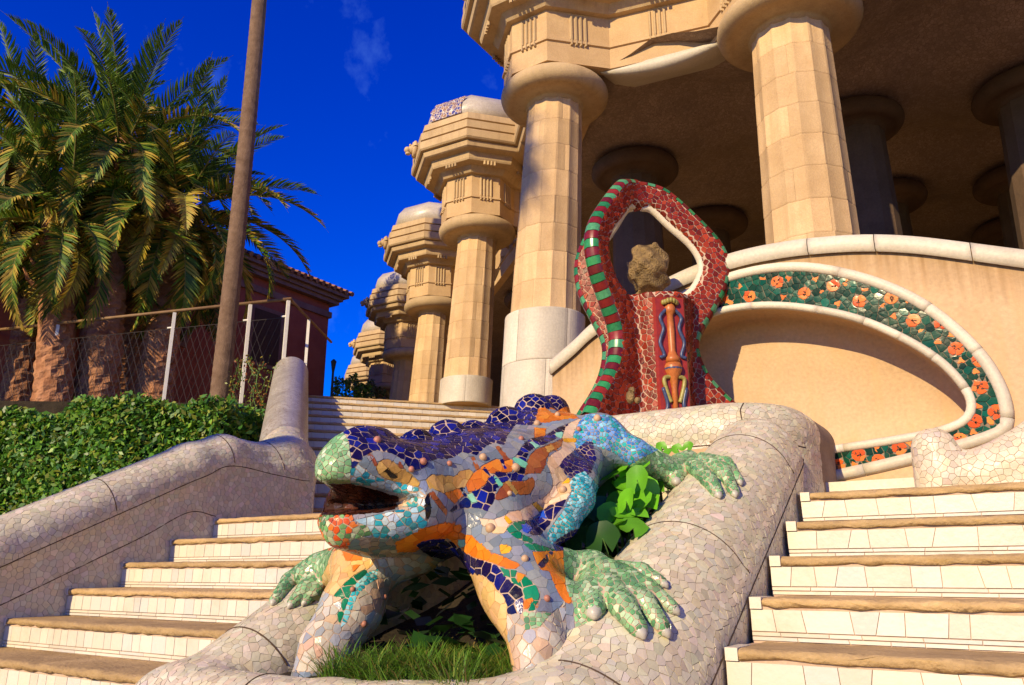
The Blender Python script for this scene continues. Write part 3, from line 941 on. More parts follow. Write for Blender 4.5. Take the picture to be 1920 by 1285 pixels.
# ------------------------------------------------------------------ curled white parapet end on the landing
HRN = at(1757, 880, Y=4.335)[0]
def horn_f(P):
    a = sd_cone(P, (HRN, 4.335, 1.9), (HRN, 4.335, 2.11), 0.105, 0.10)
    pts = [(HRN + 0.05, 4.35, 1.99), (-0.16, 4.38, 1.985), (0.10, 4.38, 2.10), (0.5, 4.38, 2.36), (0.9, 4.4, 2.6)]
    c = sd_chain(P, pts, [0.10, 0.115, 0.13, 0.14, 0.14], 0.03)
    w = np.maximum(np.abs(P[:, 1] - 4.36) - 0.10, np.maximum(P[:, 2] - np.interp(P[:, 0], [-0.5, -0.16, 0.10, 0.5, 0.9], [1.9, 1.99, 2.1, 2.36, 2.6]), np.maximum(-0.2 - P[:, 0], P[:, 0] - 0.9)))
    return smin(smin(a, c, 0.05), w, 0.03)
V_, Q_, horn_g = surface(horn_f, (-0.7, 3.9, 1.85), (1.0, 4.75, 2.85), 0.02)
horn = empty('curled_parapet', (-0.4, 4.2, 1.92))
fast_mesh('masonry', V_, Q_, M['grout_white'], horn)
mosaic(horn_g, V_, Q_, {0: dict(r=0.026, gap=0.0016, cols=[(0.64, 0.54, 0.39), (0.70, 0.60, 0.45), (0.60, 0.51, 0.38), (0.67, 0.56, 0.41)], var=0.05, sub=False)}, const_region, horn, M['tile_white'], keep=120, facing=0.0, proud=0.003, tilt=0.03, dens=6, accept=lambda C: C[:, 0] < 0.45)
tag(horn, 'white rounded parapet end at the top of the right steps, before the green band', 'parapet')

# ------------------------------------------------------------------ the columned hall
ZT = EYE + 5.22                                       # top of the shafts
LEAN = 0.058
def facet_r(a, n=14, dep=0.045):
    """flat-fluted shaft: n shallow concave facets"""
    t = (a / (2 * math.pi) * n) % 1.0
    return 1.0 - dep * math.sin(math.pi * t) ** 0.8
def ring_block(a0, a1, z0, z1, rfun, cfun, inner, na=6, gap=0.001, fluted=True, n=14):
    """one stone of a drum: outer face on the fluted circle, recessed joints"""
    bbm = MB()
    zz = [z0 + gap, z0 + gap + 0.012, z1 - gap - 0.012, z1 - gap]
    inn = [0.003, 0.0, 0.0, 0.003]
    G = []
    aa = np.linspace(a0, a1, na * 2 + 1)
    for z, d in zip(zz, inn):
        r, c = rfun(z), cfun(z)
        row = []
        ga = gap / r
        for k, a in enumerate(aa):
            e = d
            if k == 0: a = a + ga; e = d + 0.002
            if k == len(aa) - 1: a = a - ga; e = d + 0.002
            q = r * (facet_r(a, n) if fluted else 1.0) - e
            row.append((c[0] + q * math.cos(a), c[1] + q * math.sin(a), z))
        G.append(row)
    lo = [(cfun(z0)[0] + inner * rfun(z0) * math.cos(a), cfun(z0)[1] + inner * rfun(z0) * math.sin(a), z0 + gap) for a in aa]
    hi = [(cfun(z1)[0] + inner * rfun(z1) * math.cos(a), cfun(z1)[1] + inner * rfun(z1) * math.sin(a), z1 - gap) for a in aa]
    bbm.grid(np.array([lo] + G + [hi]))
    return bbm
def column(name, top_c, zb, zdrum, zt, rb, rt, lean, label, courses, blocks=4, drum=True, mat='sandstone', group=None, torus=0.63, detail=True, drum_r=None):
    """top_c: axis at the top of the shaft; lean: horizontal drift per metre of height"""
    cf = lambda z: np.array([top_c[0] - lean[0] * (zt - z), top_c[1] - lean[1] * (zt - z)])
    rfun = lambda z: rt + (rb - rt) * max(0.0, (zt - z) / (zt - zdrum)) ** 0.9
    root = empty(name, (cf(zb)[0], cf(zb)[1], zb))
    tag(root, label, 'column', group)
    core = MB()
    core.lathe([(rfun(zdrum) * 0.955, zb), (rfun(zdrum) * 0.945, zdrum), (rt * 0.95, zt + 0.05)], cf(zb), 28, lean)
    core.build('core', M['joint'] if mat == 'sandstone' else M[mat], root)
    if detail:
        cz_ = np.linspace(zdrum, zt, courses + 1)
        for i in range(courses):
            ph = (i % 2) * math.pi / blocks + 0.15 * random.random()
            cut = [ph + 2 * math.pi * k / blocks + random.uniform(-0.25, 0.25) for k in range(blocks)]
            cut.append(cut[0] + 2 * math.pi)
            for k in range(blocks):
                ring_block(cut[k], cut[k + 1], cz_[i], cz_[i + 1], rfun, cf, 0.9, 14).build('stone_block', M[mat], root)
    else:
        q = MB(); q.lathe([(rfun(zdrum), zdrum), (rfun((zdrum + zt) / 2), (zdrum + zt) / 2), (rt, zt)], cf(zdrum), 14, lean)
        q.build('shaft', M[mat], root)
    if drum:
        rd = drum_r or rfun(zdrum) * 1.02
        hh = (zdrum - zb)
        nc = max(1, int(round(hh / 0.52)))
        dz = np.linspace(zb, zdrum, nc + 1)
        for i in range(nc):
            ph = (i % 2) * 0.5 + 0.3
            for k in range(5):
                a0 = ph + 2 * math.pi * k / 5
                ring_block(a0, a0 + 2 * math.pi / 5, dz[i], dz[i + 1], lambda z: rd, cf, 0.9, 8, 0.002, False).build('base_stone', M['white_stone'], root)
    # echinus: fat round cushion under the frieze
    q = MB()
    T = torus
    prof = [(rt * 0.98, zt - 0.05), (rt * 1.04, zt - 0.02), (rt * 1.08, zt + 0.005), (T * 0.80, zt + 0.015)] + [(T * (0.80 + 0.20 * math.sin(w)), zt + 0.125 - 0.115 * math.cos(w)) for w in np.linspace(0.15, math.pi - 0.25, 9)] + [(T * 0.83, zt + 0.238), (T * 0.80, zt + 0.26)]
    c_ = cf(zt)
    q.lathe(prof, (c_[0], c_[1]), 40)
    q.build('capital', M['sandstone_trim'] if mat == 'sandstone' else M[mat], root, True)
    return root

S_LEAN = UE[:2] * LEAN
row = [rf(0.5 - 1.07 * k, 8.1 + 3.83 * k)[:2] for k in range(6)]
names = ['fluted sandstone column with tall white tiled base, leaning inward behind the lizard',
         'sandstone column with low white base, second in the row receding to the left',
         'sandstone column half in dark shade, third in the receding row',
         'narrow sandstone column above the steps, fourth in the receding row',
         'farthest visible sandstone column at the left end of the receding row']
for k in range(5):
    column('stone_column', row[k], 1.92 if k == 0 else HALL - 0.02, EYE + (2.62 if k == 0 else 2.86), ZT, 0.372 + 0.01 * (k == 0), 0.318, S_LEAN, names[k], 8, 4, True, drum_r=0.43 if k == 0 else 0.405, group='outer columns of the hall')
C2 = rf(2.86, 6.93)[:2]
column('stone_column', C2, 3.3, 3.44, ZT + 0.08, 0.445, 0.385, np.array([0.0, 0.02]), 'sunlit sandstone column of pale blocks rising above the arched wall', 10, 4, False, group='outer columns of the hall', torus=0.72)
# inner columns, deep in shade
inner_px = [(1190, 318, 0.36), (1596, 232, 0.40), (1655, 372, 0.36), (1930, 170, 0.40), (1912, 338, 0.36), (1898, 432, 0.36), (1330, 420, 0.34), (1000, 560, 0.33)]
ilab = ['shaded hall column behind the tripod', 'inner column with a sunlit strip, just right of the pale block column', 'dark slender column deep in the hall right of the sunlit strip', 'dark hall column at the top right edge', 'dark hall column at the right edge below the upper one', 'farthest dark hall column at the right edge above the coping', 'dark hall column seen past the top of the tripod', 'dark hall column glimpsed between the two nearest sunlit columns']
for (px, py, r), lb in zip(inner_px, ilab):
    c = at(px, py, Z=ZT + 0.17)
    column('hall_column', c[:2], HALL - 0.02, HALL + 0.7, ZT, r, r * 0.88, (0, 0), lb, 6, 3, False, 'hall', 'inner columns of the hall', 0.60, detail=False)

# frieze and cornice following the columns: half octagon round each column, straight wall between
UN = -UE[:2]
def oct_pts(c, d, n, ap=0.56):
    s = 0.232 * ap / 0.56
    return [c - d * s * 0.9 - n * 0.95, c - d * s - n * ap, c - d * ap - n * s, c - d * ap + n * s, c - d * s + n * ap, c + d * s + n * ap, c + d * ap + n * s, c + d * ap - n * s, c + d * s - n * ap, c + d * s * 0.9 - n * 0.95]
poly = []
dS = -UD[:2]                                         # walking from the far end of the side row towards the front
for k in range(5, 0, -1):
    poly += oct_pts(row[k], dS, UN)
c0 = row[0]
# corner column: faces west-south, south and south-east
dX, nX = np.array([1.0, 0.0]), np.array([0.0, -1.0])
poly += [c0 + np.array([-0.12, 0.80]), c0 + np.array([-0.232, 0.56]), c0 + np.array([-0.56, 0.232]), c0 + np.array([-0.56, -0.232]), c0 + np.array([-0.232, -0.56]), c0 + np.array([0.232, -0.56]), c0 + np.array([0.75, -0.04])]
c2p = np.array([C2[0], C2[1] - 0.0])
poly += [c2p + np.array([-0.79, -0.10]), c2p + np.array([-0.232, -0.60]), c2p + np.array([0.232, -0.60]), c2p + np.array([0.79, -0.10])]
c3p = c2p + np.array([3.9, 0.1])
poly += [c3p + np.array([-0.79, 0]), c3p + np.array([-0.232, -0.56]), c3p + np.array([0.232, -0.56]), c3p + np.array([6.0, 0])]
poly = np.array(poly)
def offset(poly, o):
    d = np.diff(poly, axis=0); d /= np.linalg.norm(d, axis=1)[:, None]
    n = np.stack([d[:, 1], -d[:, 0]], 1)
    N = np.vstack([n[:1], n[:-1] + n[1:], n[-1:]])
    N[1:-1] /= np.maximum((1 + (n[:-1] * n[1:]).sum(1))[:, None], 0.35)
    return poly + N * o
FZ = ZT + 0.23
prof_frieze = [(-0.14, FZ + 0.4), (-0.14, FZ), (0.0, FZ), (0.0, FZ + 0.255), (0.022, FZ + 0.262), (0.022, FZ + 0.29), (0.0, FZ + 0.297), (0.0, FZ + 0.66)]
prof_corn = [(0.0, FZ + 0.66), (0.05, FZ + 0.665), (0.07, FZ + 0.70), (0.10, FZ + 0.76), (0.20, FZ + 0.775), (0.21, FZ + 0.80), (0.225, FZ + 0.90), (0.30, FZ + 0.915), (0.32, FZ + 0.93),
             (0.335, FZ + 1.00), (0.325, FZ + 1.015), (0.37, FZ + 1.02), (0.385, FZ + 1.045), (0.385, FZ + 1.16), (0.375, FZ + 1.175), (0.335, FZ + 1.18), (0.335, FZ + 1.20), (0.37, FZ + 1.21), (0.375, FZ + 1.33), (0.35, FZ + 1.35),
             (0.31, FZ + 1.36), (0.31, FZ + 1.375), (0.345, FZ + 1.385), (0.33, FZ + 1.50), (0.26, FZ + 1.55), (0.15, FZ + 1.56)]
ent = empty('entablature', (c0[0], c0[1], FZ))
tag(ent, 'zigzag sandstone frieze and stepped cornice carried by the outer columns', 'cornice')
def sweep(prof, name, m, smooth=False, sl=None):
    L = np.array([np.column_stack([offset(poly, o * (1.3 if name == 'cornice' else 1)), np.full(len(poly), z)]) for o, z in prof])
    if sl is not None: L = L[:, sl]
    q = MB(); q.grid(L); return q.build(name, m, ent, smooth)
sweep(prof_frieze, 'frieze', M['sandstone'])
sweep(prof_corn, 'cornice', M['sandstone_trim'])
sweep([(0.15, FZ + 1.56), (-6.0, FZ + 1.57)], 'terrace', M['nosing']) if False else None
# pale plastered lip of the vault hanging below the frieze between the two front columns
pa, pb = np.array([c0[0] + 0.62, c0[1] - 0.02]), np.array([C2[0] - 0.55, C2[1] - 0.10])
G = []
for t in np.linspace(0, 1, 17):
    p = pa + (pb - pa) * t; h_ = 0.13 * math.sin(math.pi * min(1, t * 1.05)) ** 0.8
    G.append([(p[0], p[1] - 0.012, FZ + 0.01), (p[0], p[1] - 0.03, FZ - h_ * 0.5), (p[0], p[1] + 0.02, FZ - h_), (p[0], p[1] + 0.30, FZ - h_ * 0.6 + 0.05), (p[0], p[1] + 0.6, FZ + 0.12)])
q = MB(); q.grid(G); q.build('vault_lip', M['white_stone'], ent, True)
# triglyphs: four rods with drops below and a comb above, one group per face
def triglyph(p, d, n, z):
    g, h = MB(), MB()
    for j in range(4):
        u = (j - 1.5) * 0.055
        for (lo, hi, w, t) in ((0.30, 0.62, 0.019, 0.022), (0.225, 0.298, 0.015, 0.03)):
            c = p + d * u
            a, e = c - d * w, c + d * w
            pts = [(a[0], a[1], z + lo), (e[0], e[1], z + lo), (e[0], e[1], z + hi), (a[0], a[1], z + hi)]
            f_ = c + n * t
            fa, fe = f_ - d * w * 0.45, f_ + d * w * 0.45
            fp = [(fa[0], fa[1], z + lo + 0.006), (fe[0], fe[1], z + lo + 0.006), (fe[0], fe[1], z + hi), (fa[0], fa[1], z + hi)]
            g.add(pts + fp, [(4, 5, 6, 7), (0, 1, 5, 4), (1, 2, 6, 5), (2, 3, 7, 6), (3, 0, 4, 7)])
        c = p + d * u + n * 0.25
        h.tube([(c[0], c[1], z + 0.72), (c[0], c[1], z + 0.79)], 0.022, 6)
    g.build('triglyph', M['sandstone_trim'], ent)
    h.build('drop_moulding', M['sandstone_trim'], ent)
for i in range(len(poly) - 1):
    a, e = poly[i], poly[i + 1]
    L = np.linalg.norm(e - a)
    if L < 0.3: continue
    d = (e - a) / L; n = np.array([d[1], -d[0]])
    for t in ([0.5] if L < 1.2 else [0.3, 0.7]):
        triglyph(a + (e - a) * t, d, n, FZ)
# gutter lion heads on the cornice corners
def gargoyle(p, n):
    g = MB()
    up_ = np.array([0, 0, 1.0]); n3 = np.array([n[0], n[1], 0.0]); s_ = np.cross(up_, n3)
    c = p + n3 * 0.02
    g.tube([c + (s_ * math.cos(a) + up_ * math.sin(a)) * 0.10 + n3 * 0.03 for a in np.linspace(0, 2 * math.pi, 15)], 0.045, 7, False)
    g.ball(c + n3 * 0.06, (0.085, 0.085, 0.085))
    g.ball(c + n3 * 0.15 - up_ * 0.02, 0.055); g.ball(c + n3 * 0.14 - up_ * 0.085, (0.045, 0.045, 0.028))
    for s in (-1, 1):
        g.ball(c + n3 * 0.11 + s_ * 0.045 * s + up_ * 0.05, 0.022)
        g.ball(c + n3 * 0.03 + s_ * 0.085 * s + up_ * 0.09, 0.03)
    g.build('lion_head', M['sandstone_trim'], ent, True)
for k in range(0, 5):
    c = row[k]
    pt = offset(poly, 0.47)
    j = (5 - k) * 10 + (4 if k else 3)
    p = pt[j] * 0.5 + pt[j + 1] * 0.5
    gargoyle(np.array([p[0], p[1], FZ + 1.27]), UN)
# tiled bench wall on top of the cornice
def bench_profile(i):
    return [(0.26, FZ + 1.555), (0.32, FZ + 1.62), (0.31, FZ + 1.80), (0.18, FZ + 1.98), (0.02, FZ + 2.03), (-0.10, FZ + 1.95), (-0.14, FZ + 1.60)]
bench = empty('tiled_bench', (c0[0], c0[1], FZ + 1.56))
tag(bench, 'white mosaic bench parapet running along the top of the cornice', 'parapet')
Lb = np.array([np.column_stack([offset(poly, o), np.full(len(poly), z)]) for o, z in bench_profile(0)])
q = MB(); q.grid(Lb); q.build('bench_back', M['white_fine'], bench, True)
# blue-and-orange inlay piece on the bench by the second column
M['inlay'] = shards('bench_inlay', (0.03, 0.05, 0.35), (0.55, 0.30, 0.12), (0.7, 0.62, 0.5), 20, 0.06, 0.3)
p0, p1 = offset(poly, 0.335)[45], offset(poly, 0.335)[46]
G = []
for t in np.linspace(0.0, 0.8, 9):
    p = p0 * (1 - t) + p1 * t
    nn_ = UN
    G.append([(p[0], p[1], FZ + 1.60), (p[0], p[1], FZ + 1.78 + 0.02 * math.sin(7 * t)), (p[0] - nn_[0] * 0.09, p[1] - nn_[1] * 0.09, FZ + 1.93)])
q = MB(); q.grid(G); q.build('inlay', M['inlay'], bench)

# vaulted ceiling of small domes, roof slab above it and dark rear walls
nodes_xy = [r_ for r_ in row] + [C2] + [at(px, py, Z=ZT + 0.17)[:2] for px, py, _ in inner_px] + [c3p]
gx = np.linspace(-20, 12, 129); gy = np.linspace(6.3, 30, 96)
X, Y = np.meshgrid(gx, gy, indexing='ij')
nd = np.array(nodes_xy)
dist = np.sqrt((X[..., None] - nd[:, 0]) ** 2 + (Y[..., None] - nd[:, 1]) ** 2).min(-1)
Zc = ZT + 0.26 + 0.55 * (1 - np.exp(-(np.maximum(dist - 0.55, 0) / 1.1) ** 2)) + 0.02 * np.sin(X * 3.1) * np.sin(Y * 2.7)
V = np.stack([X, Y, Zc], -1).reshape(-1, 3)
ij = np.arange(X.size).reshape(X.shape)
Qc = np.stack([ij[:-1, :-1], ij[:-1, 1:], ij[1:, 1:], ij[1:, :-1]], -1).reshape(-1, 4)
cen = V[Qc].mean(1)
side = (cen[:, :2] - row[0]) @ UN
ok = (side < -0.93) & (cen[:, 1] > C2[1] - 0.02)
ok |= (cen[:, 0] > -3.6) & (cen[:, 1] > 7.42)
ok |= (side < -0.2) & (np.hypot(cen[:, 0] - row[0][0], cen[:, 1] - row[0][1]) < 2.0) & (cen[:, 1] > 7.15)
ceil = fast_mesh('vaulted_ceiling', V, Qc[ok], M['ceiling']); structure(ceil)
b = MB()
pts = np.array([row[5] - UN * 1.1 - dS * 1.0, c0 - UN * 1.1, c0 + [0.9, 0.35], c2p + [0.0, 0.25], c3p + [6.0, 0.3], [12.0, 30.0], [-20.0, 30.0]])
n = len(pts)
b.add([(p[0], p[1], FZ + 1.3) for p in pts] + [(p[0], p[1], FZ + 1.55) for p in pts], [tuple(range(n)), tuple(range(2 * n - 1, n - 1, -1))] + [(i, (i + 1) % n, n + (i + 1) % n, n + i) for i in range(n)])
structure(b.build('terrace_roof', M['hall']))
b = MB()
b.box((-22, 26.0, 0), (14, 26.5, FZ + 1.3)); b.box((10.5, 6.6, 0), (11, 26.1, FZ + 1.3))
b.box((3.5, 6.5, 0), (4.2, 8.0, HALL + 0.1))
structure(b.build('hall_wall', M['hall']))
# retaining wall behind the niche that carries the hall floor
b = MB(); b.box((-3.0, 6.35, 0), (10.6, 6.7, 3.45)); structure(b.build('retaining_wall', M['plaster']))
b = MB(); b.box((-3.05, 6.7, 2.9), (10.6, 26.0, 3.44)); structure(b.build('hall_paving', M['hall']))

# ------------------------------------------------------------------ the island: rolled tiled walls round the lizard's basin
RAMP = 0.56
def ramp_z(Y): return EYE - 0.325 + RAMP * (Y - 2.69)         # axis height of the side rolls
def island_f(P):
    x, y, z = P[:, 0], P[:, 1], P[:, 2]
    # side rolls: right one is broad and flattened into the wall
    def roll(xc, r, y0, y1, sq):
        a, c = (xc, y0, ramp_z(y0)), (xc, y1, ramp_z(y1))
        return sd_cone(P, a, c, r, r, sq)
    ra, rb = 0.325, 0.235
    rr = sd_cone(P, (-1.005 - ra, 2.35, ramp_z(2.35) + 0.215 - ra), (-1.005 - rb, 4.35, ramp_z(4.35) + 0.215 - rb), ra, rb)
    rl = roll(-2.95, 0.23, 2.30, 4.35, (1, 1, 1))
    # front lip
    fl = sd_chain(P, [(-3.05, 2.16, EYE - 0.53), (-2.1, 2.10, EYE - 0.505), (-1.30, 2.24, EYE - 0.53)], [0.17, 0.15, 0.22], 0.05)
    # walls under the rolls
    zt = ramp_z(y)
    wr = np.maximum(np.abs(x + 1.225) - 0.215, np.maximum(z - zt, np.maximum(2.2 - y, y - 4.4)))
    wl = np.maximum(np.abs(x + 2.95) - 0.21, np.maximum(z - zt, np.maximum(2.2 - y, y - 4.4)))
    wf = np.maximum(np.abs(y - 2.14) - 0.14, np.maximum(z - (EYE - 0.5), np.maximum(-3.15 - x, x + 1.1)))
    d = smin(rr, fl, 0.10)
    d = smin(d, rl, 0.08)
    d = smin(d, wr, 0.04); d = smin(d, wl, 0.04); d = smin(d, wf, 0.04)
    # pedestal with a rolled edge carrying the tripod
    q = np.stack([np.maximum(np.abs(x + 2.02) - 0.48, 0), np.maximum(np.abs(y - 5.15) - 0.28, 0)], 1)
    dxy = np.maximum(np.sqrt((q * q).sum(1)) - 0.36, 0)
    edge = np.sqrt(dxy ** 2 + (np.maximum(np.abs(z - (EYE + 0.80)) - 0.01, 0)) ** 2) - 0.15
    edge = np.where(dxy > 0, edge, np.abs(z - (EYE + 0.80)) - 0.16)
    body = np.maximum(dxy - 0.14, np.abs(z - 1.15) - 1.1)
    d = smin(d, np.minimum(edge, body), 0.06)
    d = np.maximum(d, 0.02 - z)
    return d
IV, IQ, island_g = surface(island_f, (-3.5, 1.7, 0.0), (-0.8, 6.2, 2.9), 0.026)
island = empty('basin_wall', (-2.1, 2.1, 0))
tag(island, 'rolled white mosaic wall round the planted basin under the lizard, between the flights', 'wall')
fast_mesh('masonry', IV, IQ, M['grout_white'], island)
def isl_accept(C): return (C[:, 2] > 0.55) & (C[:, 1] < 5.0) & ((C[:, 0] > -1.9) | (C[:, 1] < 4.2) | (C[:, 2] > 2.2)) & ((C[:, 0] < -1.02) | (C[:, 2] > (C[:, 1] - 4.2) / 0.3275 * RISE + 1.75))
def isl_region(P):
    r = np.zeros(len(P), int)
    return r
WT = [(0.58, 0.51, 0.36), (0.64, 0.57, 0.42), (0.52, 0.46, 0.33), (0.61, 0.53, 0.36), (0.55, 0.50, 0.38)]
n_isl = mosaic(island_g, IV, IQ, {0: dict(r=0.0255, gap=0.0016, cols=WT, var=0.07, sub=False)},
               isl_region, island, M['tile_white'], keep=300, proud=0.003, tilt=0.03, accept=isl_accept, dens=6)
# dark joints: along the wall and round the rolls
def surf_line(f, pts, r, name, parent, n=10, push=-0.002):
    L = catmull(np.asarray(pts, float), n)
    L, N = project(f, L, 3)
    q = MB(); q.tube(L + N * (push + 0.004), r, 6); return q.build(name, M['groove'], parent)
yy = np.linspace(2.05, 4.42, 9)
surf_line(island_f, [(-0.98, y, ramp_z(y) - 0.07) for y in yy] + [(-0.98, 4.5, EYE + 0.66)], 0.0042, 'joint_line', island)
surf_line(island_f, [(-0.98, y, ramp_z(y) - 0.34) for y in np.linspace(2.0, 4.0, 8)] + [(-0.96, 4.15, ramp_z(4.0) - 0.27), (-0.96, 4.3, ramp_z(4.0) - 0.24)], 0.0042, 'joint_line', island)
def roll_arc(xc, y, r, a0, a1, off=0.0):
    zc = ramp_z(y)
    return [(xc + r * math.sin(a), y - (r * math.cos(a)) * RAMP * 0.9 + off, zc + r * math.cos(a)) for a in np.linspace(a0, a1, 9)]
surf_line(island_f, roll_arc(-1.225, 2.42, 0.215, -0.5, 1.6), 0.004, 'joint_line', island)
surf_line(island_f, roll_arc(-1.225, 3.28, 0.215, -0.9, 1.6), 0.0035, 'joint_line', island)
surf_line(island_f, roll_arc(-1.225, 4.15, 0.215, -0.9, 1.6), 0.0035, 'joint_line', island)
surf_line(island_f, roll_arc(-2.95, 2.50, 0.23, -1.0, 1.3), 0.0042, 'joint_line', island)
surf_line(island_f, [(-2.45, 2.1 + 0.16 * math.cos(a), EYE - 0.47 + 0.16 * math.sin(a)) for a in np.linspace(0.3, 2.6, 7)], 0.004, 'joint_line', island)
# pedestal joints
surf_line(island_f, [(x, 4.36, EYE + 0.70) for x in np.linspace(-2.8, -1.3, 6)] + [(-1.12, 4.42, EYE + 0.70), (-1.08, 4.6, EYE + 0.70), (-1.08, 5.0, EYE + 0.69)], 0.004, 'joint_line', island)
surf_line(island_f, [(-1.30, 4.34, EYE + 0.71), (-1.28, 4.33, EYE + 0.80), (-1.30, 4.38, EYE + 0.92), (-1.32, 4.5, EYE + 0.96)], 0.004, 'joint_line', island)
q = MB(); q.box((-2.62, 4.335, EYE + 0.52), (-1.50, 4.36, EYE + 0.68)); q.build('stone_panel', M['plaster'], island)
# soil inside the basin
b = MB()
P = [[(x, y, (EYE - 0.39 + max(0, (y - 2.75)) * 0.34) + 0.02 * math.sin(7 * x + 5 * y)) for x in np.linspace(-2.9, -1.3, 16)] for y in np.linspace(2.1, 4.38, 24)]
b.grid(P)
structure(b.build('basin_soil', M['soil'], None, True))

# ------------------------------------------------------------------ left parapets
def par_f(P):
    x, y, z = P[:, 0], P[:, 1], P[:, 2]
    pts = [(-5.32, 0.6, 1.53 + 0.10 + 0.47 * (0.6 - 2.4)), (-5.32, 2.4, 1.53 + 0.10), (-5.32, 3.70, 1.53 + 0.75), (-5.33, 3.98, 1.53 + 0.855), (-5.36, 4.45, 1.53 + 0.84), (-5.45, 4.85, 1.53 + 0.86)]
    d = sd_chain(P, pts, [0.195] * 6, 0.05)
    zt = np.interp(y, [p[1] for p in pts], [p[2] for p in pts])
    w = np.maximum(np.abs(x + 5.32) - 0.175, np.maximum(z - zt, np.maximum(0.6 - y, y - 4.8)))
    c0_, c1_ = UC + UD * (-0.05) - UE * 0.20, UC + UD * 4.95 - UE * 0.20
    a, e = np.array([c0_[0], c0_[1], 1.53 + 0.88]), np.array([c1_[0], c1_[1], 1.53 + 2.92])
    d2 = sd_cone(P, a, e, 0.225, 0.255)
    q = P - UC
    al, ac = q @ UD, q @ UE
    w2 = np.maximum(np.abs(ac + 0.20) - 0.19, np.maximum(z - (a[2] + (e[2] - a[2]) * np.clip((al + 0.05) / 5.0, 0, 1)), np.maximum(-0.1 - al, al - 4.95)))
    d = smin(d, w, 0.04); d = smin(d, smin(d2, w2, 0.04), 0.20)
    return d
LV, LQ, par_g = surface(par_f, (-9.8, 0.3, 0.2), (-4.6, 8.8, 5.2), 0.045)
lp = empty('stair_parapet', (-5.3, 3.0, 0))
tag(lp, 'grey-white rolled mosaic parapet beside the left stairs, in front of the hedge', 'parapet')
fast_mesh('masonry', LV, LQ, M['white_shards'], lp)
def lp_accept(C): return (C[:, 1] > 1.9) & (C[:, 1] < 5.2) & (C[:, 2] > 1.0) & (C[:, 0] > -5.7)
mosaic(par_g, LV, LQ, {0: dict(r=0.034, gap=0.0018, cols=WT, var=0.05, sub=False)}, const_region, lp, M['tile_white'], keep=300, facing=0.0, proud=0.004, tilt=0.03, accept=lp_accept, dens=6)
zl = lambda y: np.interp(y, [0.6, 2.4, 3.70, 3.98, 4.45, 4.85], [0.784, 1.63, 2.28, 2.385, 2.37, 2.39])
surf_line(par_f, [(-5.13, y, zl(y) - 0.06) for y in np.linspace(1.6, 3.7, 6)] + [(-5.13, 3.95, 2.325), (-5.15, 4.4, 2.30), (-5.2, 4.75, 2.30), (-5.35, 5.05, 2.42)], 0.004, 'joint_line', lp)
surf_line(par_f, [(-5.13, y, zl(y) - 0.30) for y in np.linspace(1.5, 3.3, 6)] + [(-5.13, 3.62, 1.955), (-5.13, 3.85, 1.94)], 0.004, 'joint_line', lp)
for y in (2.35, 3.05, 3.95, 4.45):
    surf_line(par_f, [(-5.32 + 0.19 * math.sin(a), y - 0.06 * math.cos(a), zl(y) + 0.19 * math.cos(a)) for a in np.linspace(-0.9, 1.7, 8)], 0.004, 'joint_line', lp)

# ------------------------------------------------------------------ mosaic lizard
LX = -2.10
def trace(f, px, py, t0=1.2, t1=7.0):
    r = ray(px, py); r = r / np.linalg.norm(r)
    t = t0
    for _ in range(160):
        p = np.array([0, 0, EYE]) + r * t
        d = float(f(p[None])[0])
        if d < 0.001: return p
        t += max(d * 0.7, 0.002)
        if t > t1: break
    return None
def roll_samples(a, b, r1, r2):
    a, b = np.array(a), np.array(b); d = (b - a) / np.linalg.norm(b - a)
    u = np.array([1.0, 0, 0]); w = np.cross(u, d)
    t, th = np.meshgrid(np.linspace(0.0, 0.85, 120), np.linspace(-0.7, 3.4, 140), indexing='ij')
    n = np.cos(th)[..., None] * u + np.sin(th)[..., None] * (w if w[2] > 0 else -w)
    p = a + t[..., None] * (b - a) + n * (r1 + (r2 - r1) * t)[..., None]
    p, n = p.reshape(-1, 3), n.reshape(-1, 3)
    ok = ((np.array([0, 0, EYE]) - p) * n).sum(1) > 0
    return p[ok], n[ok], image_px(p[ok])
_ra, _rb = 0.325, 0.235
ROLL_R = roll_samples((-1.005 - _ra, 2.35, ramp_z(2.35) + 0.215 - _ra), (-1.005 - _rb, 4.35, ramp_z(4.35) + 0.215 - _rb), _ra, _rb)
ROLL_L = roll_samples((-2.95, 2.30, ramp_z(2.30)), (-2.95, 4.35, ramp_z(4.35)), 0.23, 0.23)
def on_roll(px, py, lift):
    p, n, uv = ROLL_R if px > 900 else ROLL_L
    k = ((uv - (px, py)) ** 2).sum(1).argmin()
    return p[k] + n[k] * lift
def paw(defs):
    out = []
    for pts, rad in defs:
        out.append(([on_roll(x, y, r * 0.55) for (x, y), r in zip(pts, rad)], rad))
    return out
PAW_L = paw([([(1100, 1084), (1122, 1086), (1146, 1092)], [0.080, 0.072, 0.058]),
             ([(1118, 1098), (1113, 1128), (1116, 1152)], [0.052, 0.050, 0.040]),
             ([(1146, 1104), (1172, 1148), (1194, 1188)], [0.048, 0.045, 0.032]),
             ([(1160, 1094), (1206, 1136), (1240, 1180)], [0.041, 0.037, 0.027]),
             ([(1160, 1082), (1215, 1110), (1254, 1142)], [0.036, 0.033, 0.025]),
             ([(1160, 1072), (1205, 1078), (1238, 1094)], [0.030, 0.027, 0.022])])
PAW_H = paw([([(1236, 864), (1270, 868), (1300, 872)], [0.072, 0.070, 0.058]),
             ([(1282, 884), (1276, 896), (1274, 908)], [0.046, 0.042, 0.034]),
             ([(1306, 880), (1328, 906), (1342, 930)], [0.040, 0.036, 0.026]),
             ([(1318, 872), (1356, 890), (1374, 926)], [0.038, 0.034, 0.024]),
             ([(1320, 866), (1362, 876), (1384, 906)], [0.032, 0.030, 0.022])])
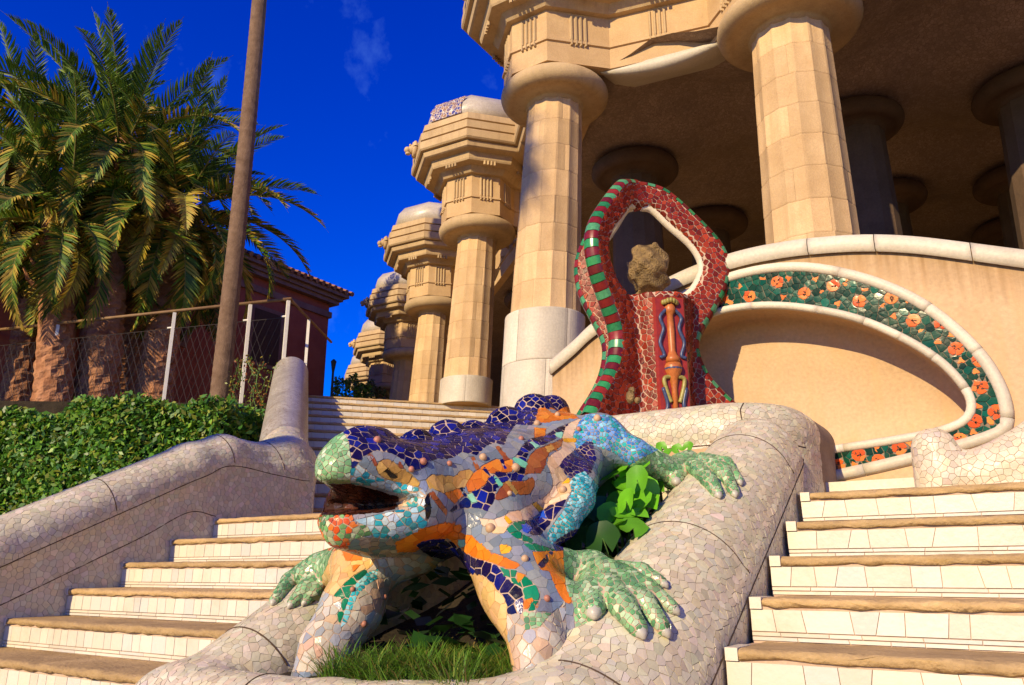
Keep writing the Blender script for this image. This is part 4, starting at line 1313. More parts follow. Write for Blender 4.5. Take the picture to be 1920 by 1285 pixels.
PAW_R = paw([([(625, 1080), (600, 1078), (578, 1090)], [0.080, 0.070, 0.058]),
             ([(580, 1075), (548, 1098), (516, 1130)], [0.046, 0.040, 0.024]),
             ([(590, 1090), (572, 1112), (548, 1134)], [0.042, 0.036, 0.024]),
             ([(600, 1094), (592, 1112), (574, 1128)], [0.034, 0.030, 0.022])])
def crest_pt(px, py, r): p = at(px, py, X=LX); return (p - np.array([0, 0, r * 0.93]), r)
CREST = [crest_pt(684, 802, 0.075), crest_pt(712, 806, 0.07), crest_pt(785, 808, 0.072), crest_pt(840, 790, 0.078), crest_pt(888, 791, 0.072), crest_pt(951, 766, 0.092), crest_pt(1001, 742, 0.095), crest_pt(1034, 744, 0.085)]
A = np.array
def lizard_f(P):
    x, y, z = P[:, 0], P[:, 1], P[:, 2]
    S = P.copy(); S[:, 0] = LX - np.abs(x - LX)            # folded copy: S side is mirrored onto one half
    L = P.copy(); L[:, 0] = LX + np.abs(x - LX)
    # trunk
    d = sd_ell(P, (LX, 2.58, 1.85), (0.30, 0.28, 0.19))
    d = smin(d, sd_ell(P, (LX, 2.80, 1.86), (0.41, 0.34, 0.245)), 0.14)
    d = smin(d, sd_ell(P, (LX, 3.08, 1.92), (0.50, 0.40, 0.25)), 0.16)
    d = smin(d, sd_ell(P, (LX, 3.48, 2.09), (0.44, 0.40, 0.245)), 0.16)
    d = smin(d, sd_chain(P, [(LX, 3.75, 2.10), (LX + 0.02, 4.05, 2.12), (LX, 4.32, 2.2)], [0.24, 0.16, 0.08]), 0.12)
    # crest
    for c, r in CREST[2:]:
        d = smin(d, sd_ell(P, c, (r * 1.1, r * 1.12, r)), 0.02)
    d = smin(d, sd_chain(P, [(LX, 2.45, 1.925), (LX, 2.9, 2.03), (LX, 3.6, 2.255)], [0.09, 0.10, 0.12]), 0.06)
    # edge roll of the flank and dark bulge above it
    d = smin(d, sd_chain(L, [(-1.69, 3.22, 1.99), (-1.645, 3.10, 1.93), (-1.61, 2.97, 1.835), (-1.625, 2.86, 1.73), (-1.67, 2.78, 1.65)], [0.055, 0.062, 0.078, 0.072, 0.05], 0.02), 0.035)
    d = smin(d, sd_ell(L, (-1.70, 3.23, 2.03), (0.085, 0.09, 0.075)), 0.03)
    # head
    h = sd_ell(P, (LX, 2.38, 1.905), (0.245, 0.27, 0.128))
    h = smin(h, sd_ell(P, (LX, 2.18, 1.915), (0.14, 0.16, 0.095)), 0.08)
    h = smin(h, sd_chain(P, [(LX, 2.115, 1.965), (LX, 2.055, 1.875)], [0.055, 0.055]), 0.07)
    for c, r in CREST[:2]:
        h = smin(h, sd_ell(P, c, (r * 0.9, r * 1.2, r)), 0.04)
    jaw = sd_ell(P, (LX, 2.34, 1.72), (0.265, 0.24, 0.115))
    jaw = smin(jaw, sd_chain(P, [(LX, 2.30, 1.70), (LX, 2.12, 1.695)], [0.10, 0.078]), 0.08)
    jaw = smin(jaw, sd_ell(L, (LX + 0.195, 2.34, 1.775), (0.088, 0.115, 0.10)), 0.05)
    ho = smin(h, jaw, 0.05)
    gape = np.clip((2.31 - y) / 0.30, -0.2, 1.0)
    wedge = np.maximum(np.abs(z - (1.782 + 0.012 * gape)) - 0.050 * np.clip(gape * 1.6, 0, 1) - 0.006, y - (2.30 - 0.30 * np.maximum(np.abs(x - LX) - 0.10, 0)))
    ho = smax(ho, -wedge, 0.018)
    d = smin(d, ho, 0.07)
    # fore legs
    d = smin(d, sd_chain(P, [(-1.84, 2.66, 1.72), (-1.68, 2.57, 1.56), (-1.55, 2.48, 1.42), (-1.455, 2.40, 1.29), (-1.43, 2.31, 1.17)], [0.17, 0.135, 0.115, 0.085, 0.055], 0.04), 0.09)
    d = smin(d, sd_chain(P, [(-1.62, 2.52, 1.48), (-1.46, 2.58, 1.40), (-1.38, 2.56, 1.34)], [0.125, 0.10, 0.07], 0.03), 0.06)
    d = smin(d, sd_chain(P, [(-1.64, 2.58, 1.55), tuple(PAW_L[0][0][0]), tuple(PAW_L[0][0][1])], [0.115, 0.085, 0.07], 0.03), 0.05)
    d = smin(d, sd_chain(P, [(-2.30, 2.72, 1.68), (-2.50, 2.66, 1.565), tuple(PAW_R[0][0][0])], [0.17, 0.125, 0.09], 0.04), 0.08)
    d = smin(d, sd_chain(P, [(-2.47, 2.64, 1.55), (-2.42, 2.52, 1.40), (-2.43, 2.40, 1.25), (-2.46, 2.33, 1.10)], [0.125, 0.125, 0.105, 0.07], 0.03), 0.06)
    # hind legs
    kn = at(1124, 826, X=-1.72); md = at(1188, 850, X=-1.56)
    d = smin(d, sd_chain(P, [(-1.86, 3.50, 2.06), tuple(kn), tuple(md), tuple(PAW_H[0][0][0])], [0.15, 0.125, 0.068, 0.068], 0.03), 0.06)
    km = kn.copy(); km[0] = 2 * LX - km[0]; mm = md.copy(); mm[0] = 2 * LX - mm[0]
    d = smin(d, sd_chain(P, [(-2.34, 3.50, 2.06), tuple(km), tuple(mm), (-2.95, 3.75, 1.98)], [0.15, 0.125, 0.068, 0.068], 0.03), 0.06)
    for grp in (PAW_L, PAW_H, PAW_R):
        g = None
        for pts, rad in grp:
            c = sd_chain(P, pts, rad, 0.015)
            g = c if g is None else smin(g, c, 0.014)
        d = smin(d, g, 0.03)
    return d

LV2, LQ2, lizard_g = surface(lizard_f, (-3.25, 1.85, 1.02), (-0.85, 4.5, 2.55), 0.014)
# mosaic colour fields traced in image pixels from this camera (far flank mirrored)
REG_PX = []
def reg(g, s): REG_PX.append((g, [tuple(map(float, q.split(','))) for q in s.split()]))
reg(20, '480,1035 740,1035 800,1040 830,1060 1060,1120 1060,1260 480,1260')
reg(1, '636,822 645,800 700,790 745,812 790,795 840,778 890,778 950,752 1000,728 1040,730 1070,755 1062,768 1045,771 1010,766 1005,785 999,799 967,797 952,817 945,836 929,831 912,836 900,850 894,855 880,851 866,849 856,854 845,862 827,861 806,864 800,875 781,884 766,876 752,860 735,851 707,844 692,850 681,857 675,870 660,879 657,852 654,830 650,822')
reg(7, '540,800 640,806 650,820 654,830 657,852 660,880 657,906 540,908')
reg(8, '657,880 672,871 700,893 740,903 783,913 797,922 808,960 800,985 785,1002 760,1012 735,1008 740,985 770,965 760,960 765,935 745,925 700,911 657,907')
reg(0, '625,1012 700,1006 745,1008 790,1000 770,1045 640,1050')
reg(9, '540,966 660,966 668,985 692,985 700,1002 660,1012 640,1050 540,1050')
reg(8, '662,976 765,952 790,965 785,1000 750,1010 702,1008 690,988')
reg(3, '740,1018 790,992 815,985 835,980 867,985 865,1005 852,1018 840,1010 800,1015 780,1035 745,1035')
reg(10, '540,907 660,907 700,917 747,931 754,942 740,957 700,963 660,966 540,967')
reg(4, '748,934 764,930 766,956 747,956')
reg(6, '704,876 714,863 728,861 741,869 756,877 772,890 788,906 784,914 765,909 740,903 720,897 710,889')
reg(11, '720,883 727,879 747,893 745,898 733,896')
reg(5, '690,851 697,848 707,868 703,875'); reg(5, '745,871 753,868 758,880 749,878')
reg(11, '799,925 804,928 809,950 806,972 799,975 796,950')
reg(6, '798,900 808,890 830,892 853,893 862,884 880,880 890,888 888,900 875,912 850,920 833,926 820,920 804,914')
reg(3, '833,926 858,916 872,928 852,945 843,937'); reg(3, '873,908 890,885 903,881 910,885 918,895 908,912 896,920 878,923')
reg(3, '884,890 907,872 929,861 962,863 960,886 930,888 915,893 905,883')
reg(5, '803,925 812,920 840,958 836,970 826,955')
reg(1, '904,880 909,877 923,891 918,894'); reg(1, '936,862 942,860 951,880 946,883'); reg(1, '860,915 868,912 876,930 870,932')
reg(5, '883,858 889,855 899,880 892,883'); reg(5, '928,838 935,837 956,862 947,865')
reg(3, '1010,766 1022,765 1038,776 1050,768 1062,762 1086,786 1058,787 1040,790 1022,794 1004,791'); reg(3, '1002,802 1024,804 1022,821 1002,822')
reg(1, '1078,789 1060,797 1045,803 1022,818 995,823 985,830 977,840 968,855 960,862 968,869 985,866 992,848 1008,838 1018,835 1040,825 1055,812 1076,797')
reg(22, '928,885 962,888 972,868 986,868 985,890 976,903 955,901 940,906 933,916 928,926 929,936 923,946 912,959 895,953 868,953 845,961 842,957 868,935 885,922 898,918 910,910 915,898')
reg(5, '1057,820 1054,836 1040,846 1030,851 1025,860 1020,879 1012,888 984,889 987,870 992,855 1005,843 1020,837 1040,830'); reg(6, '1021,838 1035,834 1041,842 1028,851')
reg(5, '984,902 1001,893 1003,912 993,927 975,929 960,923 955,931 940,938 929,939 928,932 935,918 950,903 965,903'); reg(6, '946,903 955,901 973,925 967,929')
reg(4, '1084,786 1068,794 1060,803 1056,815 1054,830 1052,842 1035,852 1028,858 1025,870 1032,885 1036,900 1035,915 1028,925 1015,935 1003,942 990,948 975,957 955,960 945,968 925,975 898,972 905,985 925,1001 945,1001 952,993 960,980 990,975 1005,968 1020,955 1040,945 1055,940 1064,935 1070,925 1074,915 1070,905 1062,895 1052,875 1062,860 1080,842 1078,815 1088,800 1096,786')
reg(17, '923,893 930,893 942,907 935,913'); reg(17, '874,928 885,923 896,942 885,944'); reg(17, '962,857 975,860 988,868 986,879 975,874 962,865'); reg(17, '992,828 1000,829 1014,838 1005,841'); reg(17, '1041,812 1056,811 1054,823 1042,819')
reg(13, '1075,815 1086,792 1100,776 1150,780 1175,812 1204,826 1246,840 1246,846 1196,864 1180,872 1150,848 1120,838 1105,833 1082,845 1076,830')
reg(15, '1049,874 1055,862 1075,848 1100,828 1112,830 1118,860 1108,886 1095,893 1068,898 1060,890')
reg(16, '1056,823 1081,823 1080,831 1056,830'); reg(16, '1056,904 1066,896 1071,906 1055,908'); reg(16, '997,945 1005,941 1019,955 1010,961'); reg(16, '943,970 951,968 961,980 955,986')
reg(12, '1068,906 1080,890 1096,884 1125,915 1125,955 1100,985 1080,993 1060,1005 1045,1011 1035,1022 1027,1016 1025,1000 1040,980 1055,960 1066,938 1072,922')
reg(15, '1036,1022 1045,1011 1075,993 1100,990 1075,1034 1045,1038')
reg(22, '1063,936 1055,952 1046,962 1031,985 1012,1004 1000,1004 995,1001 985,992 982,978 1005,973 1015,960 1030,948')
reg(18, '948,993 965,978 985,977 986,985 975,995 985,1005 1001,1010 1001,1017 985,1016 965,1008'); reg(21, '977,985 985,981 999,992 990,1001 980,998'); reg(21, '1012,961 1020,957 1026,974 1015,970')
reg(18, '978,1020 1000,1019 1030,1028 1042,1034 1010,1035 995,1031'); reg(16, '936,1025 950,1021 962,1028 950,1039 939,1039')
reg(3, '866,988 864,1000 885,1005 899,1019 921,1036 946,1044 961,1052 977,1058 967,1068 952,1067 933,1060 914,1053 889,1046 874,1037 858,1024 850,1019 865,1004')
reg(17, '860,1011 873,1011 873,1026 865,1028 858,1022')
reg(22, '780,1024 789,1015 835,1009 846,1014 858,1024 874,1037 889,1046 914,1053 933,1061 944,1077 961,1093 978,1103 982,1119 980,1152 951,1152 950,1134 946,1120 930,1106 925,1094 902,1078 864,1075 842,1076 833,1050 805,1042')
reg(19, '800,1050 833,1072 864,1076 902,1079 925,1095 930,1107 946,1121 950,1135 951,1153 950,1180 955,1210 965,1250 930,1250 930,1200 915,1170 890,1135 860,1108 820,1085')
reg(18, '935,1062 952,1068 968,1070 968,1086 985,1081 997,1090 1008,1102 1012,1115 1010,1130 1003,1147 990,1147 982,1121 979,1103 961,1092 945,1077')
reg(3, '968,1073 986,1078 970,1096'); reg(3, '982,1125 1000,1121 990,1143 981,1143'); reg(3, '1004,1130 1014,1129 1019,1146 1004,1148')
reg(3, '998,1035 1056,1033 1057,1060 1061,1100 1074,1126 1068,1134 1058,1129 1045,1110 1035,1085 1030,1072 1018,1070 1008,1062')
reg(2, '1011,1070 1018,1070 1030,1072 1035,1085 1045,1110 1058,1129 1035,1150 1005,1147 1012,1128 1012,1105 1000,1090 985,1078 968,1070 976,1058 990,1050')
reg(1, '1030,1034 1038,1035 1019,1066 1008,1060'); reg(14, '980,1148 1034,1150 1012,1176 985,1182')
reg(14, '1056,1028 1120,1010 1320,1000 1320,1240 1085,1240 1074,1132 1062,1105 1057,1062')
reg(14, '1246,838 1300,820 1430,820 1430,980 1240,980 1180,874 1196,863')
reg(14, '480,1160 495,1120 550,1050 590,1030 624,1034 614,1060 604,1080 606,1112 560,1160')
reg(19, '622,1036 640,1028 684,1034 708,1052 690,1068 660,1085 640,1100 625,1117 606,1108 604,1080 614,1060'); reg(3, '640,1032 668,1030 684,1050 650,1053'); reg(3, '660,1060 677,1059 662,1076')
reg(18, '624,1118 645,1095 665,1078 686,1067 691,1075 670,1090 660,1105 652,1130 648,1147 636,1172 631,1152 640,1140 640,1120')
reg(12, '689,1074 708,1068 707,1086 690,1096 670,1116 650,1168 638,1178 645,1150 655,1120 668,1094')
LZ = raster(REG_PX, 440, 700, 1020, 580, 2.0, default=2)
EYEV = A([0, 0, EYE])
def liz_region(P):
    P = np.asarray(P, float)
    _, N = P, None
    q = P
    back = (P[:, 0] < LX - 0.02) & (P[:, 1] > 2.5) & (P[:, 2] > 1.75) & (P[:, 2] < crest_z(P[:, 1]) - 0.10)
    q = P.copy(); q[back, 0] = 2 * LX - q[back, 0]
    uv = image_px(q)
    i = np.clip(((uv[:, 0] - 440) * 2).astype(int), 0, LZ.shape[1] - 1); j = np.clip(((uv[:, 1] - 700) * 2).astype(int), 0, LZ.shape[0] - 1)
    r = LZ[j, i].astype(int)
    r[(P[:, 1] > 3.85) & (P[:, 0] < -1.6)] = 15
    inside = (np.abs(P[:, 2] - 1.785) < 0.056) & (P[:, 1] < 2.24) & (np.abs(P[:, 0] - LX) < 0.17 + 0.28 * (P[:, 1] - 2.0)) & (P[:, 1] > 2.07)
    return r
def crest_z(y): return np.interp(y, [2.0, 2.4, 2.7, 2.9, 3.2, 3.5, 3.8], [2.02, 2.06, 2.16, 2.2, 2.3, 2.42, 2.38])
NV = [(0.004, 0.004, 0.07), (0.006, 0.008, 0.13), (0.012, 0.007, 0.07), (0.005, 0.012, 0.20), (0.008, 0.005, 0.045)]
LSPEC = {
 0: dict(r=0.026, gap=0.003, cols=[(0.30, 0.25, 0.18), (0.22, 0.18, 0.13), (0.36, 0.30, 0.22), (0.16, 0.22, 0.2)]),
 1: dict(r=0.030, gap=0.0042, cols=NV, var=0.3),
 2: dict(r=0.042, gap=0.0013, cols=[(0.19, 0.22, 0.27), (0.25, 0.26, 0.29), (0.16, 0.19, 0.23), (0.29, 0.29, 0.29), (0.19, 0.24, 0.33)], var=0.08),
 3: dict(r=0.042, gap=0.0013, cols=[(0.70, 0.19, 0.015), (0.75, 0.24, 0.02), (0.62, 0.15, 0.012)], var=0.1),
 4: dict(r=0.04, gap=0.0014, cols=[(0.68, 0.47, 0.29), (0.72, 0.52, 0.35), (0.64, 0.42, 0.24)], var=0.06),
 5: dict(r=0.042, gap=0.0014, cols=[(0.32, 0.085, 0.02), (0.38, 0.11, 0.025), (0.26, 0.06, 0.018)], var=0.12),
 6: dict(r=0.04, gap=0.0014, cols=[(0.48, 0.27, 0.06), (0.55, 0.33, 0.10), (0.42, 0.23, 0.06)], var=0.1),
 7: dict(r=0.0165, gap=0.0025, cols=[(0.22, 0.44, 0.19), (0.30, 0.50, 0.26), (0.48, 0.60, 0.40), (0.17, 0.36, 0.16), (0.26, 0.46, 0.22)], var=0.12),
 8: dict(r=0.021, gap=0.0028, cols=[(0.01, 0.25, 0.36), (0.02, 0.34, 0.44), (0.40, 0.54, 0.64), (0.45, 0.55, 0.60), (0.30, 0.42, 0.50), (0.05, 0.28, 0.30)], var=0.12),
 9: dict(r=0.017, gap=0.003, cols=[(0.62, 0.10, 0.015), (0.66, 0.17, 0.03), (0.55, 0.08, 0.015), (0.16, 0.34, 0.12), (0.45, 0.50, 0.30), (0.08, 0.22, 0.08)], var=0.15),
 10: dict(r=0.028, gap=0.003, cols=[(0.045, 0.010, 0.005), (0.03, 0.009, 0.005), (0.07, 0.018, 0.008)], var=0.3),  # inside of the mouth: red-brown with the cavity's shade put into it
 11: dict(r=0.03, gap=0.001, cols=[(0.004, 0.004, 0.005)]),
 12: dict(r=0.0135, gap=0.0034, cols=[(0.03, 0.40, 0.46), (0.01, 0.28, 0.36), (0.16, 0.55, 0.62), (0.30, 0.62, 0.68), (0.02, 0.34, 0.42)], var=0.15),
 13: dict(r=0.0145, gap=0.003, cols=[(0.10, 0.30, 0.62), (0.02, 0.33, 0.40), (0.16, 0.34, 0.68), (0.22, 0.50, 0.66), (0.05, 0.22, 0.55), (0.03, 0.40, 0.38)], var=0.15),
 14: dict(r=0.0165, gap=0.0026, cols=[(0.20, 0.40, 0.18), (0.13, 0.32, 0.13), (0.26, 0.44, 0.22), (0.40, 0.52, 0.32), (0.10, 0.26, 0.12), (0.22, 0.38, 0.20)], var=0.15),
 15: dict(r=0.019, gap=0.0045, cols=[(0.02, 0.012, 0.09), (0.035, 0.016, 0.10), (0.012, 0.012, 0.15)], var=0.25),
 16: dict(r=0.04, gap=0.0013, cols=[(0.80, 0.42, 0.01), (0.74, 0.36, 0.02)]),
 17: dict(r=0.05, gap=0.0015, cols=[(0.16, 0.52, 0.36), (0.25, 0.58, 0.42)]),
 18: dict(r=0.04, gap=0.0035, cols=[(0.004, 0.17, 0.075), (0.006, 0.12, 0.06), (0.01, 0.20, 0.10)], var=0.15),
 19: dict(r=0.036, gap=0.002, cols=[(0.68, 0.41, 0.14), (0.62, 0.38, 0.15), (0.72, 0.46, 0.20)], var=0.08),
 20: dict(r=0.034, gap=0.0035, cols=[(0.50, 0.44, 0.34), (0.44, 0.40, 0.33), (0.55, 0.48, 0.38), (0.36, 0.38, 0.40), (0.55, 0.36, 0.24)], var=0.1),
 21: dict(r=0.05, gap=0.0015, cols=[(0.01, 0.08, 0.55)]),
 22: dict(r=0.04, gap=0.0042, cols=NV, var=0.3),
}
for g_ in (2, 3, 4, 5, 6, 16, 17, 18, 19, 21, 22): LSPEC[g_]['fine'] = True
for g_ in (2, 3, 4, 5, 6, 16, 17, 19, 21): LSPEC[g_].update(flat=0.3, gap=0.0007, var=0.05)
lizard = empty('lizard_sculpture', (LX, 2.7, EYE - 0.4))
tag(lizard, 'big open-mouthed lizard sculpture in broken-tile mosaic, crawling down over the basin wall', 'sculpture')
body = fast_mesh('body', LV2, LQ2, M['mortar'], lizard)
rv = liz_region(LV2)
lut = np.tile(A([0.50, 0.36, 0.26]), (30, 1))
for g_ in (2, 3, 4, 5, 6, 10, 11, 16, 17, 19, 21):         # fields laid almost without joints have mortar tinted like their tiles
    lut[g_] = np.mean(LSPEC[g_]['cols'], 0) * 0.75
cc_ = np.ones((len(body.data.vertices), 4), np.float32); cc_[:, :3] = lut[rv][:len(cc_)]
body.data.color_attributes.new('Col', 'FLOAT_COLOR', 'POINT').data.foreach_set('color', cc_.ravel())
n_liz = mosaic(lizard_g, LV2, LQ2, LSPEC, liz_region, lizard, M['glaze'], keep=300, facing=-0.2, proud=0.0022, tilt=0.03, dens=7)
# rounded studs set into the back
M['stud'] = plain('rounded_stud', (0.52, 0.33, 0.19), 0.5, var=0.3)
M['stud_red'] = plain('pink_stud', (0.42, 0.17, 0.11), 0.5, var=0.3)
M['claw'] = plain('pale_claw', (0.46, 0.43, 0.36), 0.35, var=0.15)
for px, py, r, red in [(707, 827, 0.024, 1), (793, 866, 0.022, 1), (771, 880, 0.018, 1), (842, 870, 0.018, 1), (905, 859, 0.026, 0), (977, 824, 0.02, 1), (1007, 796, 0.027, 0), (966, 878, 0.029, 0), (1045, 779, 0.022, 0), (920, 992, 0.030, 0), (1056, 920, 0.028, 0), (955, 926, 0.017, 0), (1025, 1123, 0.019, 1), (1120, 786, 0.03, 0), (1085, 806, 0.02, 1), (984, 1049, 0.022, 0), (824, 1056, 0.02, 0), (661, 1106, 0.018, 1), (682, 1170, 0.02, 1), (720, 1120, 0.018, 1)]:
    p = trace(lizard_f, px, py)
    if p is None: continue
    n = project(lizard_f, p[None], 1)[1][0]
    r *= 0.62
    q = MB(); q.ball(p + n * r * 0.2, (r, r, r * 1.05), 12, 8)
    q.build('stud', M['stud_red' if red else 'stud'], lizard, True)
for grp in (PAW_L, PAW_H, PAW_R):
    for pts, rad in grp[1:]:
        a, e = np.array(pts[-2]), np.array(pts[-1])
        d = (e - a) / np.linalg.norm(e - a)
        q = MB(); q.tube([e + d * rad[-1] * 0.4, e + d * rad[-1] * 0.8, e + d * rad[-1] * 1.1, e + d * rad[-1] * 1.35 - np.array([0, 0, 0.006])], [rad[-1] * 0.84, rad[-1] * 0.70, rad[-1] * 0.5, rad[-1] * 0.18], 8)
        q.build('claw', M['claw'], lizard, True)

# ------------------------------------------------------------------ red mosaic tripod on the pedestal
TF = 5.45
def uz(px, py):
    p = at(px, py, F=TF); return np.array([p[0] * CY + p[1] * SY, p[2]])
TA = uz(1208, 700)[0]                                         # apex of the legs, metres right of the sight line
TC = rf(TA, TF)[:2]
CC = rf(uz(1242, 700)[0], TF)[:2]                             # middle of the solid waist
o_px = [(1190, 347), (1215, 349), (1250, 360), (1300, 400), (1350, 450), (1368, 492), (1360, 540), (1332, 590), (1310, 630), (1309, 662), (1326, 700), (1356, 735), (1390, 765), (1420, 800)]
h_px = [(1202, 388), (1224, 392), (1256, 420), (1303, 460), (1320, 500), (1301, 543), (1266, 566)]
OUTL = catmull(np.array([uz(*p) - [TA, 0] for p in o_px]), 4)
HOLE = catmull(np.array([uz(*p) - [TA, 0] for p in h_px]), 4)
OUTL[:, 0] = np.maximum(OUTL[:, 0], -0.04); ZTOP = OUTL[0, 1]
OUTL[0, 0] = -0.03
ZH0, ZH1 = HOLE[-1, 1], HOLE[0, 1]
HOLE[:, 0] = np.maximum(HOLE[:, 0], 0.0)
FINP = np.vstack([OUTL, [[OUTL[-1, 0], 2.3], [-0.03, 2.3], [-0.03, ZH0]], HOLE[::-1], [[-0.03, ZH1], [-0.03, ZTOP]]])
def sd_poly2(q, poly):
    d = np.full(len(q), 1e9); ins = np.zeros(len(q), bool)
    for i in range(len(poly)):
        a, b = poly[i], poly[(i + 1) % len(poly)]
        e = b - a; w = q - a
        t = np.clip((w @ e) / (e @ e + 1e-12), 0, 1)
        v = w - t[:, None] * e
        d = np.minimum(d, (v * v).sum(1))
        c = (a[1] > q[:, 1]) != (b[1] > q[:, 1])
        if abs(b[1] - a[1]) > 1e-9:
            ins ^= c & (q[:, 0] < (b[0] - a[0]) * (q[:, 1] - a[1]) / (b[1] - a[1]) + a[0])
    d = np.sqrt(d)
    return np.where(ins, -d, d)
RV, FV = np.array([CY, SY]), np.array([-SY, CY])              # camera-right and ahead, in plan
FINS = [(math.radians(6), 1.0, 0.055), (math.radians(222), 0.80, 0.058), (math.radians(156), 0.72, 0.05)]
def fin_dir(a): return RV * math.cos(a) + FV * math.sin(a)
def tripod_f(P):
    q = P[:, :2] - TC; z = P[:, 2]
    d = None
    for a, s, t in FINS:
        e = fin_dir(a); n = np.array([-e[1], e[0]])
        u, v = q @ e, q @ n
        d2 = sd_poly2(np.stack([u / s, z], 1), FINP)
        k = np.stack([np.maximum(d2 + 0.03, 0), np.maximum(np.abs(v) - t + 0.03, 0)], 1)
        f = np.sqrt((k * k).sum(1)) + np.minimum(np.maximum(d2 + 0.03, np.abs(v) - t + 0.03), 0) - 0.03
        d = f if d is None else smin(d, f, 0.05)
    r = np.sqrt(((P[:, :2] - CC) ** 2).sum(1))
    core = np.maximum(r - np.interp(z, [2.3, 2.75, ZH0], [0.27, 0.19, 0.235]), z - ZH0 + 0.0)
    return smin(d, core, 0.05)
TV, TQ, tripod_g = surface(tripod_f, (TC[0] - 0.95, TC[1] - 0.95, 2.38), (TC[0] + 0.95, TC[1] + 0.95, ZTOP + 0.12), 0.02)
M['glaze_red'] = glaze('red_tile', 0.34, 0.08, 0.1, spec=0.2)
tripod = empty('mosaic_tripod', (TC[0], TC[1], EYE + 0.9))
tag(tripod, 'red mosaic tripod with green striped edges and a hollow top, standing on the white pedestal', 'sculpture')
fast_mesh('frame', TV, TQ, M['grout_pink'], tripod)
REDS = [(0.26, 0.026, 0.010), (0.20, 0.018, 0.008), (0.32, 0.040, 0.014), (0.16, 0.014, 0.007)]
mosaic(tripod_g, TV, TQ, {0: dict(r=0.036, gap=0.0055, cols=REDS, var=0.2, sub=False)}, const_region, tripod, M['glaze_red'], keep=300, facing=0.0, proud=0.005, tilt=0.05, dens=6)
# striped edge tiles along the outer contour of each leg
M['edge_green'] = plain('green_glaze', (0.035, 0.24, 0.075), 0.22, var=0.4, scale=35)
M['edge_red'] = plain('dark_red_glaze', (0.17, 0.012, 0.010), 0.28, var=0.5, scale=35)
EDGE = {1: [M['edge_green'], plain('deep_green_glaze', (0.022, 0.17, 0.06), 0.3, var=0.5, scale=50), plain('pale_green_glaze', (0.07, 0.27, 0.12), 0.3, var=0.5, scale=50)], 0: [M['edge_red'], plain('maroon_glaze', (0.12, 0.010, 0.010), 0.3, var=0.6, scale=50), plain('brick_glaze', (0.24, 0.022, 0.012), 0.3, var=0.5, scale=50)]}
for fi, (a, s, t) in enumerate(FINS):
    e = fin_dir(a); n = np.array([-e[1], e[0]])
    L = OUTL[1:]
    dd = np.concatenate([[0], np.cumsum(np.linalg.norm(np.diff(L, axis=0), axis=1))])
    N_ = int(dd[-1] / 0.062)
    for k in range(N_):
        tt = np.linspace((k + 0.04) / N_, (k + 0.96) / N_, 3) * dd[-1]
        cu, cz_ = np.interp(tt, dd, L[:, 0]) * s, np.interp(tt, dd, L[:, 1])
        if cz_[1] < EYE + 0.85: continue
        G = []
        for j in range(3):
            i0 = max(0, min(len(L) - 2, int(np.searchsorted(dd, tt[j])) - 1))
            tv = L[i0 + 1] - L[i0]; tv = tv / np.linalg.norm(tv); nv = np.array([-tv[1], tv[0]]) * (1 if (np.array([-tv[1], tv[0]]) @ np.array([1, 0.3])) > 0 else -1)
            row_ = []
            for w in np.linspace(-1.45, 1.45, 9):
                o = 0.012 * (0.5 + 0.5 * math.cos(w * 6.2)) * 0.5
                uu = cu[j] + nv[0] * (math.cos(w) * 0.05 + o - 0.028); zz = cz_[j] + nv[1] * (math.cos(w) * 0.05 + o - 0.028)
                vv = math.sin(w) * (t + 0.004)
                p = TC + e * uu + n * vv
                row_.append((p[0], p[1], zz))
            G.append(row_)
        q = MB(); q.grid(G)
        q.build('edge_tile', random.choice(EDGE[k % 2]), tripod, True)
    # white rim round the hollow
    q = MB()
    R3 = []
    for (u, z) in HOLE: p = TC + e * (u * s); R3.append((p[0], p[1], z))
    q.tube(R3, t * 0.62 if fi != 1 else t * 0.55, 8)
    q.build('white_rim', M['white_stone'], tripod, True)
# ceramic relief on the front
FRONT = -FV * 0.985 + RV * 0.10; FRONT /= np.linalg.norm(FRONT); SIDE = np.array([-FRONT[1], FRONT[0]])
if SIDE @ RV < 0: SIDE = -SIDE
M['panel_red'] = plain('panel_red', (0.26, 0.022, 0.010), 0.4, var=0.45, scale=30)
M['cer_orange'] = plain('orange_ceramic', (0.44, 0.13, 0.03), 0.38, var=0.5, scale=45)
M['cer_blue'] = plain('blue_ceramic', (0.045, 0.06, 0.13), 0.35, var=0.8, scale=60)
M['cer_leaf'] = plain('yellow_leaf_ceramic', (0.30, 0.25, 0.06), 0.4, var=0.7, scale=60)
PC = CC + FRONT * 0.235 + SIDE * 0.0
def pz(py): return uz(1240, py)[1]
def relief(u, z, o=0.0): p = PC + SIDE * u + FRONT * o; return np.array([p[0], p[1], z])
zb_, zt_ = EYE + 0.86, pz(578)
q = MB(); q.add([relief(-0.115, zb_, 0.0), relief(0.115, zb_, 0.0), relief(0.115, zt_, 0.0), relief(-0.115, zt_, 0.0)] + [relief(-0.10, zb_, 0.02), relief(0.10, zb_, 0.02), relief(0.10, zt_ - 0.015, 0.02), relief(-0.10, zt_ - 0.015, 0.02)], [(4, 5, 6, 7), (0, 1, 5, 4), (1, 2, 6, 5), (2, 3, 7, 6), (3, 0, 4, 7)])
pan = q.build('relief_panel', M['panel_red'], tripod)
def zz(f): return zb_ + (zt_ - zb_) * f
q = MB(); c_ = relief(0, 0, 0.02)
q.lathe([(0.05, zz(0.52)), (0.05, zz(0.55)), (0.035, zz(0.57)), (0.024, zz(0.60)), (0.026, zz(0.75)), (0.022, zz(0.86)), (0.036, zz(0.88)), (0.042, zz(0.90)), (0.034, zz(0.925)), (0.03, zz(0.94))], c_, 14)
q.build('ceramic_column', M['cer_orange'], pan, True)
